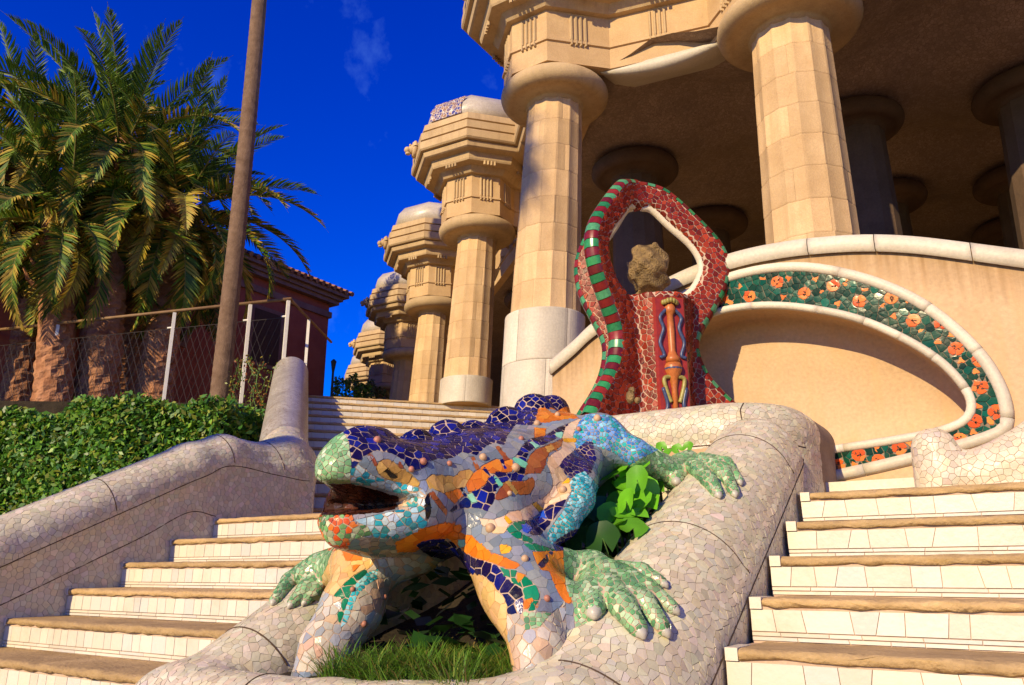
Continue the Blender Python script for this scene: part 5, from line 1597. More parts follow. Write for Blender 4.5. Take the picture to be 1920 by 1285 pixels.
q = MB(); q.lathe([(0.02, zz(0.02)), (0.02, zz(0.34)), (0.03, zz(0.40)), (0.058, zz(0.46)), (0.062, zz(0.49)), (0.05, zz(0.515))], c_, 14); q.build('ceramic_column', M['cer_orange'], pan, True)
q = MB()
for j in range(7):
    a = (j - 3) * 0.42; q.ball(relief(0.05 * math.sin(a), zz(0.955) + 0.006 * math.cos(3 * a), 0.02 + 0.04 * math.cos(a)), (0.016, 0.016, 0.02), 8, 6)
q.build('leaf_crown', M['cer_leaf'], pan, True)
q = MB(); q.lathe([(0.052, zz(0.455)), (0.063, zz(0.475)), (0.052, zz(0.49))], c_, 18); q.build('dark_band', M['cer_blue'], pan, True)
for s in (-1, 1):
    q = MB(); q.tube(catmull([relief(s * 0.030, zz(0.90), 0.03), relief(s * 0.075, zz(0.84), 0.03), relief(s * 0.055, zz(0.76), 0.03), relief(s * 0.085, zz(0.66), 0.03), relief(s * 0.06, zz(0.57), 0.03), relief(s * 0.09, zz(0.55), 0.03)], 6), 0.013, 7); q.build('blue_scroll', M['cer_blue'], pan, True)
    q = MB(); q.tube(catmull([relief(s * 0.02, zz(0.42), 0.03), relief(s * 0.07, zz(0.40), 0.03), relief(s * 0.05, zz(0.30), 0.03), relief(s * 0.03, zz(0.24), 0.03)], 6), 0.015, 7); q.build('leaf_scroll', M['cer_leaf'], pan, True)
    q = MB(); q.tube(catmull([relief(s * 0.08, zz(0.34), 0.03), relief(s * 0.055, zz(0.22), 0.03), relief(s * 0.085, zz(0.12), 0.03), relief(s * 0.05, zz(0.04), 0.03)], 6), 0.014, 7); q.build('blue_scroll', M['cer_blue'], pan, True)
# rough stone held in the hollow
def rock_f(P):
    c = np.array([*(CC + RV * (-0.075) - FV * 0.06), uz(1215, 512)[1]])
    q = P - c
    r = np.sqrt((q * q).sum(1)) + 1e-6
    n = 0.030 * np.sin(q[:, 0] * 31 + 1) * np.sin(q[:, 1] * 27) * np.sin(q[:, 2] * 33 + 2) + 0.012 * np.sin(q[:, 0] * 63) * np.sin(q[:, 2] * 57 + 1)
    return np.sqrt((q[:, 0] / 1.0) ** 2 + (q[:, 1]) ** 2 + (q[:, 2] / 1.3) ** 2) - 0.15 - n
rc = np.array([*(CC + RV * (-0.075) - FV * 0.06), uz(1215, 512)[1]])
RV_, RQ_, _ = surface(rock_f, rc - 0.3, rc + 0.3, 0.013)
M['rock'] = stone('ochre_rock', (0.12, 0.075, 0.03), (0.40, 0.26, 0.10), 0.6, 13, 1.0, 70, c3=(0.012, 0.014, 0.03))
tag(fast_mesh('rough_stone', RV_, RQ_, M['rock']), 'lumpy ochre stone resting in the hollow of the red tripod', 'stone')
# little worn stone at the foot
q = MB(); p = at(1182, 745, F=5.0)
q.ball(p, (0.03, 0.03, 0.045)); q.ball(p + [0.012, 0, 0.045], 0.022); q.ball(p + [0.045, 0.01, -0.025], 0.022)
tag(q.build('small_stone', M['rock'], None, True), 'little pale worn stone at the left foot of the red tripod', 'stone')

# ------------------------------------------------------------------ planting in the basin
M['leaf'] = leafmat('leaf', 0.4, 0.30)
M['leaf_gloss'] = leafmat('glossy_leaf', 0.42, 0.25, 0.4)
M['stem'] = plain('green_stem', (0.10, 0.20, 0.04), 0.5)
def frame_from(n, hint):
    n = n / np.linalg.norm(n); u = hint - n * (hint @ n); u /= np.linalg.norm(u) + 1e-9
    return u, np.cross(n, u), n
def round_leaf(par, c, n, hint, r, col):
    """kidney-shaped leaf with a notch and turned-up rim"""
    u, v, n = frame_from(np.asarray(n, float), np.asarray(hint, float))
    V, F = [np.asarray(c)], []
    K = 13
    for ring, rr in ((1, 0.55), (2, 1.0)):
        for k in range(K):
            a = 0.32 + (2 * math.pi - 0.64) * k / (K - 1)
            w = rr * r * (1 + 0.06 * math.sin(5 * a + r * 90))
            h = -0.02 * r * ring + (0.22 * r if ring == 2 else 0.02 * r) * (0.6 + 0.5 * math.sin(3 * a + r * 50))
            V.append(c + u * math.cos(a) * w + v * math.sin(a) * w * 0.9 + n * h)
    for k in range(K - 1):
        F.append((0, 1 + k, 2 + k)); F.append((1 + k, 1 + K + k, 2 + K + k, 2 + k))
    cc = np.tile(np.asarray(col), (len(V), 1)); cc[0] *= 1.25
    mesh_obj('leaf', V, F, M['leaf_gloss'], par, True, col=cc)
plant = empty('broad_leaved_plant', (-1.62, 3.5, 1.5))
tag(plant, 'bright green round-leaved plant growing between the lizard and the right basin wall', 'plant')
rs = random.Random(3)
tgt = [(1160, 858, 3.55), (1190, 880, 3.45), (1150, 890, 3.4), (1215, 905, 3.6), (1180, 915, 3.4), (1205, 925, 3.4), (1195, 945, 3.3), (1180, 965, 3.2), (1205, 890, 3.7), (1222, 920, 3.6), (1160, 935, 3.3), (1170, 905, 3.5), (1120, 890, 3.6), (1110, 930, 3.5), (1130, 960, 3.3), (1100, 985, 3.2), (1150, 985, 3.1), (1130, 1010, 3.0), (1090, 1015, 3.05), (1235, 895, 3.75), (1250, 850, 4.0), (1215, 842, 4.05), (1290, 838, 4.1), (1230, 870, 3.9), (1175, 940, 3.2), (1188, 990, 3.1), (1140, 920, 3.45), (1210, 950, 3.35), (1155, 970, 3.2), (1195, 900, 3.3), (1120, 850, 3.75), (1240, 838, 4.1), (1270, 842, 4.1)]
for i, (px, py, Y) in enumerate(tgt):
    c = at(px, py, Y=Y)
    big = 0.085 if px < 1150 and py > 860 else rs.uniform(0.06, 0.09)
    if Y >= 4.0: big = 0.035
    n = np.array([rs.uniform(-0.5, 0.6), -0.75 + rs.uniform(-0.3, 0.5), 0.55 + rs.uniform(-0.4, 0.5)])
    base = np.array([0.13, 0.40, 0.016]) if px >= 1150 else np.array([0.03, 0.10, 0.015])  # leaves nearer the lizard get a darker green, their shade painted in
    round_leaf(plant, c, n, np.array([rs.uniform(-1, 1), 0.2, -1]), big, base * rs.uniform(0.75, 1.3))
    q = MB(); q.tube([c, c + np.array([rs.uniform(-0.04, 0.04), 0.05, -0.10]), c + np.array([0, 0.08, -0.32])], [0.004, 0.005, 0.006], 5); q.build('stem', M['stem'], plant)
# dark understorey leaves filling the gap
V, F, C = [], [], []
for i in range(860):
    x, y = (rs.uniform(-1.80, -1.42), rs.uniform(2.75, 4.2)) if i < 700 else (rs.uniform(-2.75, -1.6), rs.uniform(2.5, 3.3))
    z = EYE - 0.35 + max(0, y - 2.75) * 0.34 + rs.random() ** 1.3 * 0.34
    r = rs.uniform(0.03, 0.065); a = rs.random() * 6.28; t = rs.uniform(-0.6, 0.6)
    d1 = np.array([math.cos(a), math.sin(a), t]); d2 = np.array([-math.sin(a), math.cos(a), rs.uniform(-0.5, 0.5)])
    c = np.array([x, y, z]); b0 = len(V)
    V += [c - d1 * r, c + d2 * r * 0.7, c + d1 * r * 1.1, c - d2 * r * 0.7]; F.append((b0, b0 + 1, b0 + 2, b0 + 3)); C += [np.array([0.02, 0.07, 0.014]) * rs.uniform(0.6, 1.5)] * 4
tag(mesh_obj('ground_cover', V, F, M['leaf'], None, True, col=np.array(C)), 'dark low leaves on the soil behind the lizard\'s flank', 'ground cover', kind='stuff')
# tufts of grass at the front of the basin
V, F, C = [], [], []
clumps = [(rs.uniform(-2.22, -1.52), 2.18 + rs.random() * 0.55, rs.uniform(0.6, 1.25)) for _ in range(150)]
for i in range(9000):
    cx_, cy_, ch_ = rs.choice(clumps)
    x, y = cx_ + rs.gauss(0, 0.025), cy_ + rs.gauss(0, 0.025)
    z = EYE - 0.40
    h = rs.uniform(0.08, 0.19) * ch_; a = math.atan2(y - cy_, x - cx_) + rs.uniform(-0.6, 0.6); bend = rs.uniform(0.6, 1.7)
    d = np.array([math.cos(a), math.sin(a), 0]); s = np.array([-math.sin(a), math.cos(a), 0]) * rs.uniform(0.0016, 0.0028)
    c = np.array([x, y, z]); b0 = len(V)
    for t, w in ((0, 1), (0.4, 1), (0.75, 0.8), (1.0, 0.1)):
        p = c + d * h * 0.55 * bend * t * t + np.array([0, 0, h * (t - 0.28 * bend * t * t)])
        V += [p - s * w, p + s * w]
    for k in range(3): F.append((b0 + 2 * k, b0 + 2 * k + 1, b0 + 2 * k + 3, b0 + 2 * k + 2))
    k_ = rs.random()
    col = np.array([0.11, 0.24, 0.022]) if k_ < 0.7 else np.array([0.22, 0.28, 0.04]) if k_ < 0.9 else np.array([0.25, 0.18, 0.05])
    C += [col * rs.uniform(0.6, 1.35)] * 8
tag(mesh_obj('grass', V, F, M['leaf'], None, True, col=np.array(C)), 'tuft of fine green grass at the front of the basin below the lizard', 'grass', kind='stuff')

# ------------------------------------------------------------------ garden bank, hedge and fence
b = MB()
bk = [rf(-3.25, 11.05), rf(-2.6, 17.0), rf(-3.0, 60.0), rf(-70, 60.0), rf(-70, 10.6), rf(-8.0, 10.8)]
b.add([(*p[:2], 0.0) for p in bk] + [(*p[:2], 3.85) for p in bk], [tuple(range(6, 12))] + [(i, (i + 1) % 6, 6 + (i + 1) % 6, 6 + i) for i in range(6)])
structure(b.build('garden_bank', M['soil']))
hedge = empty('clipped_hedge', tuple(rf(-5.5, 9.0, 2.0)))
tag(hedge, 'dense clipped green hedge behind the grey rolled parapet, under the fence', 'hedge')
HA, HB = np.array([-12.5, 3.05]), np.array([-7.05, 5.06])
hd = (HB - HA) / np.linalg.norm(HB - HA); hn = np.array([-hd[1], hd[0]])       # hn points away from the steps
HL = np.linalg.norm(HB - HA)
N = 46000
u = RNG.random(N) * HL
sh = RNG.random(N)
dep = np.where(sh < 0.62, np.abs(RNG.normal(0, 0.10, N)), RNG.random(N) * 1.5)
zt = 3.30 + 0.05 * np.sin(u * 3.1) + 0.04 * np.sin(u * 7.7 + 1) - 0.02 * u * 0 
zz_ = np.where(sh < 0.62, 1.6 + RNG.random(N) ** 0.85 * (zt - 1.6), zt - np.abs(RNG.normal(0, 0.06, N)))
bul = 0.10 * np.sin(u * 2.3) + 0.08 * np.sin(u * 5.1 + zz_ * 4)
P0 = np.stack([HA[0] + hd[0] * u + hn[0] * (dep + bul), HA[1] + hd[1] * u + hn[1] * (dep + bul), zz_ + RNG.normal(0, 0.02, N)], 1)
ne = 5000
dep2 = RNG.random(ne) * 1.5; u2 = HL + np.abs(RNG.normal(0, 0.06, ne)) * 1.0
P0 = np.vstack([P0, np.stack([HA[0] + hd[0] * u2 + hn[0] * dep2, HA[1] + hd[1] * u2 + hn[1] * dep2, 1.6 + RNG.random(ne) * 1.72], 1)]); N = len(P0)
def leaf_cloud(P0, nrm, size, cols, name, par, m, spread=0.9, aspect=0.5):
    n = len(P0)
    D = nrm + RNG.normal(0, spread, (n, 3)); D /= np.linalg.norm(D, axis=1)[:, None]
    H = RNG.normal(0, 1, (n, 3)); U = np.cross(D, H); U /= np.linalg.norm(U, axis=1)[:, None] + 1e-9
    W = np.cross(D, U)
    s = size * RNG.uniform(0.45, 1.45, (n, 1))
    V = np.stack([P0 - U * s, P0 + W * s * aspect + D * s * 0.12, P0 + U * s, P0 - W * s * aspect + D * s * 0.12], 1).reshape(-1, 3)
    Q = np.arange(4 * n).reshape(n, 4)
    cc = np.asarray(cols)[RNG.integers(len(cols), size=n)] * RNG.uniform(0.65, 1.35, (n, 1))
    o = fast_mesh(name, V, Q, m, par, False)
    c4 = np.ones((4 * n, 4), np.float32); c4[:, :3] = np.repeat(cc, 4, 0)
    o.data.color_attributes.new('Col', 'FLOAT_COLOR', 'POINT').data.foreach_set('color', c4.ravel())
    return o
GREEN = [(0.065, 0.19, 0.016), (0.10, 0.25, 0.018), (0.035, 0.12, 0.012), (0.17, 0.31, 0.022), (0.07, 0.19, 0.02), (0.24, 0.27, 0.03)]
nrm = np.tile(np.array([-hn[0], -hn[1], 0.55]), (N, 1))
leaf_cloud(P0, nrm, 0.036, GREEN, 'foliage', hedge, M['leaf_gloss'])
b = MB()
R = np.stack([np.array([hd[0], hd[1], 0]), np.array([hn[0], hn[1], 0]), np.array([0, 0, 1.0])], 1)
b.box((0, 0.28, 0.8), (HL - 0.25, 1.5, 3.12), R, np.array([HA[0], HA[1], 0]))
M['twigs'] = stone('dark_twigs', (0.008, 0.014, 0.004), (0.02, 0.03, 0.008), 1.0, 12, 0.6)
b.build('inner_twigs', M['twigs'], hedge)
# creeper at the end of the hedge
cr = empty('creeper', tuple(rf(-4.3, 10.8, 3.3)))
tag(cr, 'thin yellow-green creeper climbing the fence posts beside the pale parapet roll', 'climbing plant')
P1, q = [], MB()
for k in range(9):
    base = at(430 + k * 10, 765, F=10.9); pts = [base]
    for j in range(6):
        pts.append(pts[-1] + np.array([random.uniform(-0.10, 0.10), random.uniform(-0.06, 0.06), random.uniform(0.05, 0.16)]))
    q.tube(pts, 0.005, 4)
    for p in pts[1:]:
        for _ in range(9): P1.append(p + np.random.default_rng(len(P1)).normal(0, 0.045, 3))
q.build('stems', M['stem'], cr)
P1 = np.array(P1)
leaf_cloud(P1, np.tile(np.array([0.3, -0.8, 0.4]), (len(P1), 1)), 0.022, [(0.16, 0.20, 0.02), (0.10, 0.17, 0.02), (0.28, 0.22, 0.03), (0.30, 0.10, 0.03)], 'leaves', cr, M['leaf'])
# fence
M['post'] = plain('white_painted_steel', (0.74, 0.70, 0.62), 0.45, var=0.12)
M['rail'] = stone('brown_rail', (0.22, 0.12, 0.05), (0.34, 0.20, 0.09), 0.6, 6, 0.1)
M['wire'] = plain('dark_wire', (0.05, 0.04, 0.035), 0.6)
fence = empty('wire_fence', tuple(rf(-6, 12, 3.85)))
tag(fence, 'wire mesh fence with white posts and brown top rail between hedge and palms', 'fence')
K0, K1 = rf(-3.46, 11.6, EYE + 4.1), rf(-10.8, 13.75, EYE + 4.1)
q = MB(); q.tube([K0 + (K0 - K1) * 0.004, K1], 0.028, 8); q.build('top_rail', M['rail'], fence, True)
fd = (K1 - K0) / np.linalg.norm(K1 - K0)
def fence_t(px):
    best = min(np.linspace(0, 1, 800), key=lambda t: abs(image_px((K0 + (K1 - K0) * t)[None])[0, 0] - px)); return K0 + (K1 - K0) * best
fn = np.array([-fd[1], fd[0], 0])
for px in (541, 470, 328, 110, -60):
    p = fence_t(px)
    q = MB(); q.tube([p + [0, 0, -2.2], p + [0, 0, -0.03]], 0.035, 4, upv=fn)
    po = q.build('post', M['post'], fence)
    q = MB(); q.tube([p + [0, 0, -0.28], p + [0, 0, -0.28] + fd * 0.10], 0.014, 6); q.build('bracket', M['post'], po)
q = MB()
Lf = np.linalg.norm(K1 - K0)
for z in (-0.30, -1.75):
    q.tube([K0 + [0, 0, z], K1 + [0, 0, z]], 0.006, 4)
for k in range(int(Lf / 0.13)):
    a = K0 + fd * (k * 0.13)
    for s in (1, -1):
        b1 = a + fd * (s * 0.62)
        if 0 < (b1 - K0) @ fd < Lf: q.tube([a + [0, 0, -0.30], b1 + [0, 0, -1.75]], 0.0032, 3, False)
tag(q.build('wire_mesh', M['wire'], fence), kind='stuff')
K2 = rf(-3.34, 14.0, EYE + 4.1)
q = MB(); q.tube([K0, K2], 0.022, 8); q.build('side_rail', M['rail'], fence, True)
p = K0 + (K2 - K0) * 0.42
q = MB(); q.tube([p + [0, 0, -1.6], p + [0, 0, -0.02]], 0.033, 4); q.build('post', M['post'], fence)

# ------------------------------------------------------------------ palms
M['bark'] = stone('palm_bark', (0.30, 0.12, 0.05), (0.55, 0.27, 0.14), 0.95, 5, 0.9, 25, c3=(0.10, 0.045, 0.02))
M['bark_thin'] = stone('ringed_bark', (0.17, 0.10, 0.06), (0.30, 0.19, 0.12), 0.95, 8, 0.5, 50)
M['frond'] = leafmat('palm_leaflet', 0.55, 0.22, 0.3)
def frond_mesh(L, droop, seed, cols, nl=54, width=0.46, dead=False):
    """feather leaf along +X, curving down: arched midrib with two rows of leaflets set in a shallow V"""
    r = random.Random(seed)
    V, F, C = [], [], []
    t = np.linspace(0, 1, 14)
    ang = 0.15 - droop * t ** 1.25
    X = np.concatenate([[0], np.cumsum(np.cos(ang[:-1]))]) * L / 13; Z = np.concatenate([[0], np.cumsum(np.sin(ang[:-1]))]) * L / 13
    mid = np.stack([X, 0.04 * np.sin(t * 3 + seed), Z], 1)
    for i in range(14):
        w = 0.022 * (1 - 0.85 * t[i])
        for (dy, dz) in ((-w, 0), (0, w * 0.8), (w, 0), (0, -w * 0.6)): V.append(mid[i] + [0, dy, dz]); C.append((0.24, 0.22, 0.07))
    for i in range(13):
        for k in range(4): F.append((i * 4 + k, i * 4 + (k + 1) % 4, i * 4 + 4 + (k + 1) % 4, i * 4 + 4 + k))
    for s in (-1, 1):
        for j in range(nl):
            tt = 0.10 + 0.89 * (j + r.random() * 0.5) / nl
            p = np.array([np.interp(tt, t, mid[:, k]) for k in range(3)]); a = np.interp(tt, t, ang)
            fwd_ = np.array([math.cos(a), 0, math.sin(a)]); up_ = np.array([-math.sin(a), 0, math.cos(a)])
            l = width * (math.sin(math.pi * min(1, 0.12 + tt * 0.92)) ** 0.6) * r.uniform(0.85, 1.1)
            sw = 0.55 + 0.5 * tt + r.uniform(-0.08, 0.08)
            d = fwd_ * math.sin(sw) + np.array([0, s * math.cos(sw), 0]) + up_ * (0.38 if not dead else -0.4) * r.uniform(0.6, 1.3)
            d /= np.linalg.norm(d)
            wv = fwd_ * 0.025 * r.uniform(0.9, 1.3)
            e1 = p + d * l * 0.55; e2 = p + d * l + np.array([0, 0, -0.10 * l])
            b0 = len(V)
            V += [p - wv * 0.6, p + wv * 0.6, e1 + wv, e2, e1 - wv]
            F.append((b0, b0 + 1, b0 + 2, b0 + 3, b0 + 4))
            c = np.array(cols[r.randrange(len(cols))]) * r.uniform(0.75, 1.25)
            C += [c] * 3 + [c * np.array([1.5, 1.2, 0.9])] + [c]
    me = bpy.data.meshes.new('frond')
    me.from_pydata([tuple(map(float, v)) for v in V], [], F)
    cc = np.ones((len(V), 4), np.float32); cc[:, :3] = np.array(C)
    me.color_attributes.new('Col', 'FLOAT_COLOR', 'POINT').data.foreach_set('color', cc.ravel())
    me.materials.append(M['frond'])
    return me
PG = [(0.10, 0.19, 0.018), (0.065, 0.14, 0.016), (0.15, 0.23, 0.022), (0.045, 0.105, 0.016)]
PY = [(0.36, 0.30, 0.04), (0.28, 0.27, 0.035), (0.40, 0.29, 0.05)]
FM = [frond_mesh(3.0, 0.6, 1, PG), frond_mesh(3.1, 1.0, 2, PG), frond_mesh(3.0, 1.4, 3, PG + PY), frond_mesh(2.7, 1.7, 4, PG + PY), frond_mesh(2.8, 1.9, 5, PY + PG), frond_mesh(2.8, 0.3, 6, PG), frond_mesh(2.5, 1.6, 7, PY, 46, 0.4)]
def trunk(name, par, base, top, r0, r1, mat, scars=True, n=20, seed=0):
    r = random.Random(seed)
    base, top = np.asarray(base, float), np.asarray(top, float)
    L = np.linalg.norm(top - base); m = int(L / 0.055)
    G = []
    bend = np.array([r.uniform(-0.1, 0.1), r.uniform(-0.1, 0.1), 0])
    for i in range(m + 1):
        t = i / m
        c = base + (top - base) * t + bend * math.sin(math.pi * t)
        row_ = []
        for k in range(n):
            a = 2 * math.pi * k / n
            R_ = r0 + (r1 - r0) * t
            if scars: R_ *= 1 + 0.07 * max(-0.3, math.sin(i * 0.83 + k * 2.0944 * 1.5)) + r.uniform(-0.06, 0.06)
            else: R_ *= 1 + 0.03 * (i % 2) + r.uniform(-0.012, 0.012)
            row_.append(c + np.array([math.cos(a) * R_, math.sin(a) * R_, 0]))
        row_.append(row_[0]); G.append(row_)
    q = MB(); q.grid(G)
    return q.build(name, M[mat], par, not scars)
def date_palm(base, crown, nf, seed, label, r0=0.34, scale=1.0, low=-1.15):
    r = random.Random(seed)
    root = empty('date_palm', tuple(base)); tag(root, label, 'palm tree', 'date palms behind the fence')
    trunk('trunk', root, base, crown, r0, r0 * 0.85, 'bark', seed=seed)
    q = MB(); q.ball(np.asarray(crown), (r0 * 1.15, r0 * 1.15, r0 * 1.3), 12, 8); q.build('crown_heart', M['bark'], root)
    ga = 2.39996
    for i in range(nf):
        t = i / nf
        el = 1.25 - (1.25 - low) * t ** 0.8 + r.uniform(-0.12, 0.12)       # young leaves upright, old ones hanging
        az = i * ga + r.uniform(-0.2, 0.2)
        me = FM[5] if el > 1.0 else FM[0] if el > 0.75 else FM[1] if el > 0.4 else FM[2] if el > 0.05 else r.choice([FM[3], FM[4], FM[6]])
        o = bpy.data.objects.new('frond', me); COL.objects.link(o); o.parent = root
        d = np.array([math.cos(az) * math.cos(el), math.sin(az) * math.cos(el), math.sin(el)])
        o.location = Vector(tuple(np.asarray(crown) - np.asarray(base) + d * r0 * 0.8))
        o.rotation_euler = (r.uniform(-0.35, 0.35), -el, az)
        s = scale * r.uniform(0.85, 1.1); o.scale = (s, s, s)
    # cut leaf stubs and dead skirts round the neck
    for i in range(16):
        a = r.random() * 6.28; zc = r.uniform(-1.6, -0.2)
        d = np.array([math.cos(a), math.sin(a), 0])
        c = np.asarray(crown) + np.array([0, 0, zc]) + d * r0 * 0.85
        q = MB(); q.tube([c, c + d * 0.14 + [0, 0, 0.12], c + d * 0.22 + [0, 0, r.uniform(0.1, 0.34)]], [0.05, 0.035, 0.02], 5); q.build('leaf_stub', M['bark'], root)
    return root
def palm_at(bx, by, cx_, cy_, F, *a, **k):
    bb_ = at(bx, by, F=F); cc_ = at(cx_, cy_, F=F); bb_[2] = 3.8; return date_palm(bb_, cc_, *a, **k)
palm_at(185, 740, 222, 300, 13.6, 74, 11, 'tallest date palm with upright fronds, in the middle of the clump', r0=0.36)
palm_at(35, 760, 60, 330, 13.9, 58, 12, 'leaning date palm at the left edge with arching yellow-green fronds', r0=0.33)
palm_at(290, 735, 330, 400, 14.2, 56, 13, 'low-crowned date palm right in the clump, beside the thin bare trunk', r0=0.33, scale=0.95)
palm_at(105, 745, 118, 420, 13.0, 40, 14, 'short date palm with hanging lower fronds behind the second fence post', r0=0.30, scale=0.85, low=-1.2)
palm_at(245, 745, 250, 430, 14.8, 38, 15, 'date palm with bare reddish trunk behind the third fence post', r0=0.30, scale=0.85, low=-1.2)
# tall thin fan palm: bare ringed trunk, crown above the frame
M['fan'] = leafmat('fan_leaf', 0.45, 0.2)
def fan_mesh(seed):
    r = random.Random(seed); V, F, C = [(0, -0.012, 0), (0, 0.012, 0), (0.7, 0.008, 0.02), (0.7, -0.008, 0.02)], [(0, 1, 2, 3)], [(0.12, 0.14, 0.03)] * 4
    for j in range(26):
        a = -1.9 + 3.8 * j / 25
        d = np.array([math.cos(a), math.sin(a), 0.10 * math.cos(a * 3)]); s = np.array([-math.sin(a), math.cos(a), 0]) * 0.03
        p = np.array([0.7, 0, 0.02]); l = 0.62 * r.uniform(0.9, 1.1); b0 = len(V)
        V += [p, p + d * l * 0.5 + s, p + d * l + np.array([0, 0, -0.16]), p + d * l * 0.5 - s]; F.append((b0, b0 + 1, b0 + 2, b0 + 3))
        C += [np.array((0.07, 0.11, 0.02)) * r.uniform(0.7, 1.2)] * 4
    me = bpy.data.meshes.new('fan_frond'); me.from_pydata([tuple(map(float, v)) for v in V], [], F)
    cc = np.ones((len(V), 4), np.float32); cc[:, :3] = np.array([tuple(c) for c in C]); me.color_attributes.new('Col', 'FLOAT_COLOR', 'POINT').data.foreach_set('color', cc.ravel()); me.materials.append(M['fan'])
    return me
FANS = [fan_mesh(k) for k in range(3)]
def fan_palm(base, top, label, r0=0.135, n=30, seed=5):
    r = random.Random(seed)
    root = empty('fan_palm', tuple(base)); tag(root, label, 'palm tree')
    trunk('trunk', root, base, top, r0, r0 * 0.8, 'bark_thin', False, 16, seed)
    top = np.asarray(top, float); base = np.asarray(base, float)
    q = MB(); q.lathe([(r0 * 0.9, top[2] - 1.0), (r0 * 1.5, top[2] - 0.6), (r0 * 1.5, top[2])], top, 12); q.build('leaf_bases', M['bark'], root)
    for i in range(n):
        t = i / n; el = 1.3 - 2.1 * t + r.uniform(-0.1, 0.1); az = i * 2.39996
        o = bpy.data.objects.new('frond', r.choice(FANS)); COL.objects.link(o); o.parent = root
        o.location = Vector(tuple(top - base)); o.rotation_euler = (r.uniform(-0.5, 0.5), -el, az); s = r.uniform(0.9, 1.15); o.scale = (s, s, s)
    return root
bb_ = at(411, 745, F=11.0); bb_[2] = 3.4; tt_ = at(512, -330, F=11.0)
fan_palm(bb_, tt_, 'tall thin bare palm trunk rising past the fence into the sky')

# ------------------------------------------------------------------ red house behind the palms
M['red_wall'] = stone('red_render', (0.38, 0.10, 0.055), (0.50, 0.15, 0.085), 0.9, 2, 0.15)
M['eave'] = stone('eave_stone', (0.20, 0.11, 0.08), (0.30, 0.18, 0.13), 0.9, 3, 0.15)
M['roof'] = stone('roof_tile', (0.20, 0.08, 0.04), (0.34, 0.16, 0.08), 0.9, 4, 0.3)
cnr = at(613, 640, F=20.0)
HX, HY = cnr[0], cnr[1]
ze = at(628, 552, F=20.0)[2]; zw = at(618, 590, F=20.0)[2]
house = empty('red_house', (HX - 4, HY - 4, 3.0)); tag(house, 'dark red house with bracketed eaves and tiled roof behind the palms', 'house')
q = MB(); q.box((HX - 9, HY - 10, 2.0), (HX, HY, ze - 0.28)); q.build('wall', M['red_wall'], house)
q = MB()
for (o, z0, z1) in ((0.06, zw - 0.10, zw + 0.06), (0.18, ze - 0.30, ze - 0.20), (0.25, ze - 0.197, ze - 0.10), (0.36, ze - 0.097, ze)):
    q.box((HX - 9 - o, HY - 10 - o, z0), (HX + o, HY + o, z1))
q.build('eaves', M['eave'], house)
q = MB()
zr = ze + 0.003
q.add([(HX - 9.4, HY - 10.4, zr), (HX + 0.4, HY - 10.4, zr), (HX + 0.4, HY + 0.4, zr), (HX - 9.4, HY + 0.4, zr), (HX - 4.5, HY - 6, zr + 2.0), (HX - 4.5, HY - 4.5, zr + 2.0)], [(0, 1, 4), (1, 2, 5, 4), (2, 3, 5), (3, 0, 4, 5), (3, 2, 1, 0)])
roof = q.build('roof', M['roof'], house)
q = MB()
for k in range(52):
    y = HY + 0.5 - k * 0.21
    if y > HY - 4.4: d = np.array([HX - 4.5, HY - 4.6 - 0.0, zr + 2.0]) - np.array([HX + 0.55, y, zr]); d = np.array([-5.05, 0, 2.0]) * max(0.02, (HY + 0.55 - y) / 5.1)
    else: d = np.array([-5.05, 0, 2.0]) * max(0.02, min(1, (y - HY + 10.55) / 4.55))
    p = np.array([HX + 0.43, y - 0.1, zr + 0.03]); q.tube([p, p + d], 0.07, 6)
tag(q.build('tile_rows', M['roof'], roof), kind='stuff')
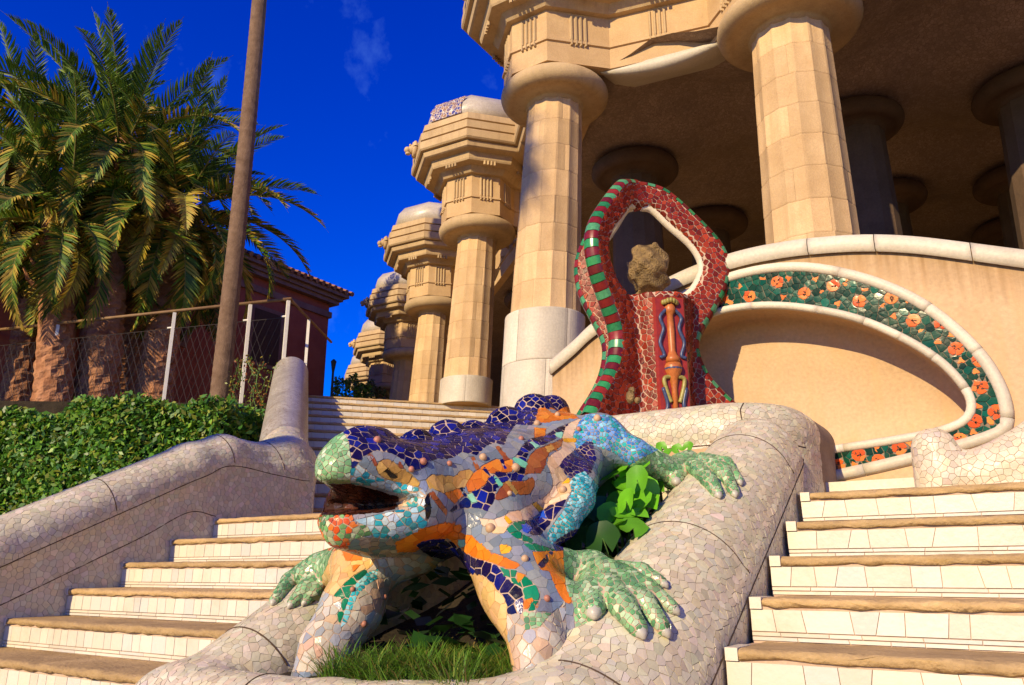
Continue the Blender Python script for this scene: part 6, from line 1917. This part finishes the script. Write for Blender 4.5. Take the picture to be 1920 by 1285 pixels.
for k in range(3):
    y = HY - 2.0 - k * 2.6
    q = MB(); q.box((HX - 0.02, y - 0.5, zw - 1.9), (HX + 0.035, y + 0.5, zw - 0.4)); w = q.build('window', M['eave'], house)
    q = MB(); q.box((HX + 0.0, y - 0.4, zw - 1.8), (HX + 0.045, y + 0.4, zw - 0.5)); q.build('pane', M['groove'], w)
# street lamp by the house
lp_ = at(622, 735, F=17.0)
lamp = empty('street_lamp', tuple(lp_)); tag(lamp, 'slim dark lamp post standing by the corner of the red house', 'street lamp')
M['iron'] = plain('dark_iron', (0.03, 0.035, 0.04), 0.5, 0.5)
zt_l = at(622, 678, F=17.0)[2]
q = MB(); q.tube([lp_ - [0, 0, 1.5], [lp_[0], lp_[1], zt_l - 0.25]], [0.035, 0.025], 8); q.build('pole', M['iron'], lamp)
q = MB(); q.lathe([(0.025, zt_l - 0.25), (0.055, zt_l - 0.05), (0.065, zt_l), (0.02, zt_l + 0.05)], lp_, 8); q.build('lantern', M['iron'], lamp)

# ------------------------------------------------------------------ shrubs beyond the top of the upper steps
M['far_leaf'] = leafmat('far_leaf', 0.5, 0.25)
for (px, py, F_, w, lb, gc) in ((655, 745, 20.0, 0.55, 'round green shrub beyond the top of the shaded steps', GREEN), (690, 748, 22.0, 0.5, 'yellow-green shrub just left of the farthest column base', [(0.13, 0.17, 0.02), (0.09, 0.14, 0.02), (0.2, 0.16, 0.04)])):
    c = at(px, py, F=F_)
    sr = empty('shrub', (c[0], c[1], c[2] - 0.8)); tag(sr, lb, 'shrub')
    n = 1500
    d = RNG.normal(0, 1, (n, 3)); d /= np.linalg.norm(d, axis=1)[:, None]
    rr = w * (0.65 + 0.35 * RNG.random((n, 1)) ** 0.5) * (1 + 0.2 * np.sin(d[:, :1] * 7 + d[:, 1:2] * 5))
    leaf_cloud(c + d * rr, d, 0.05, gc, 'crown', sr, M['far_leaf'])
    q = MB(); q.tube([c - [0, 0, 1.2], c], [0.06, 0.03], 6); q.build('trunk', M['bark_thin'], sr)
# palms standing behind the viewer, out of the picture: their fronds throw the shadow on the first column
fan_palm((-6.05, -7.6, 0.0), (-5.95, -7.5, 12.9), 'tall fan palm on the square behind the viewer', seed=8)
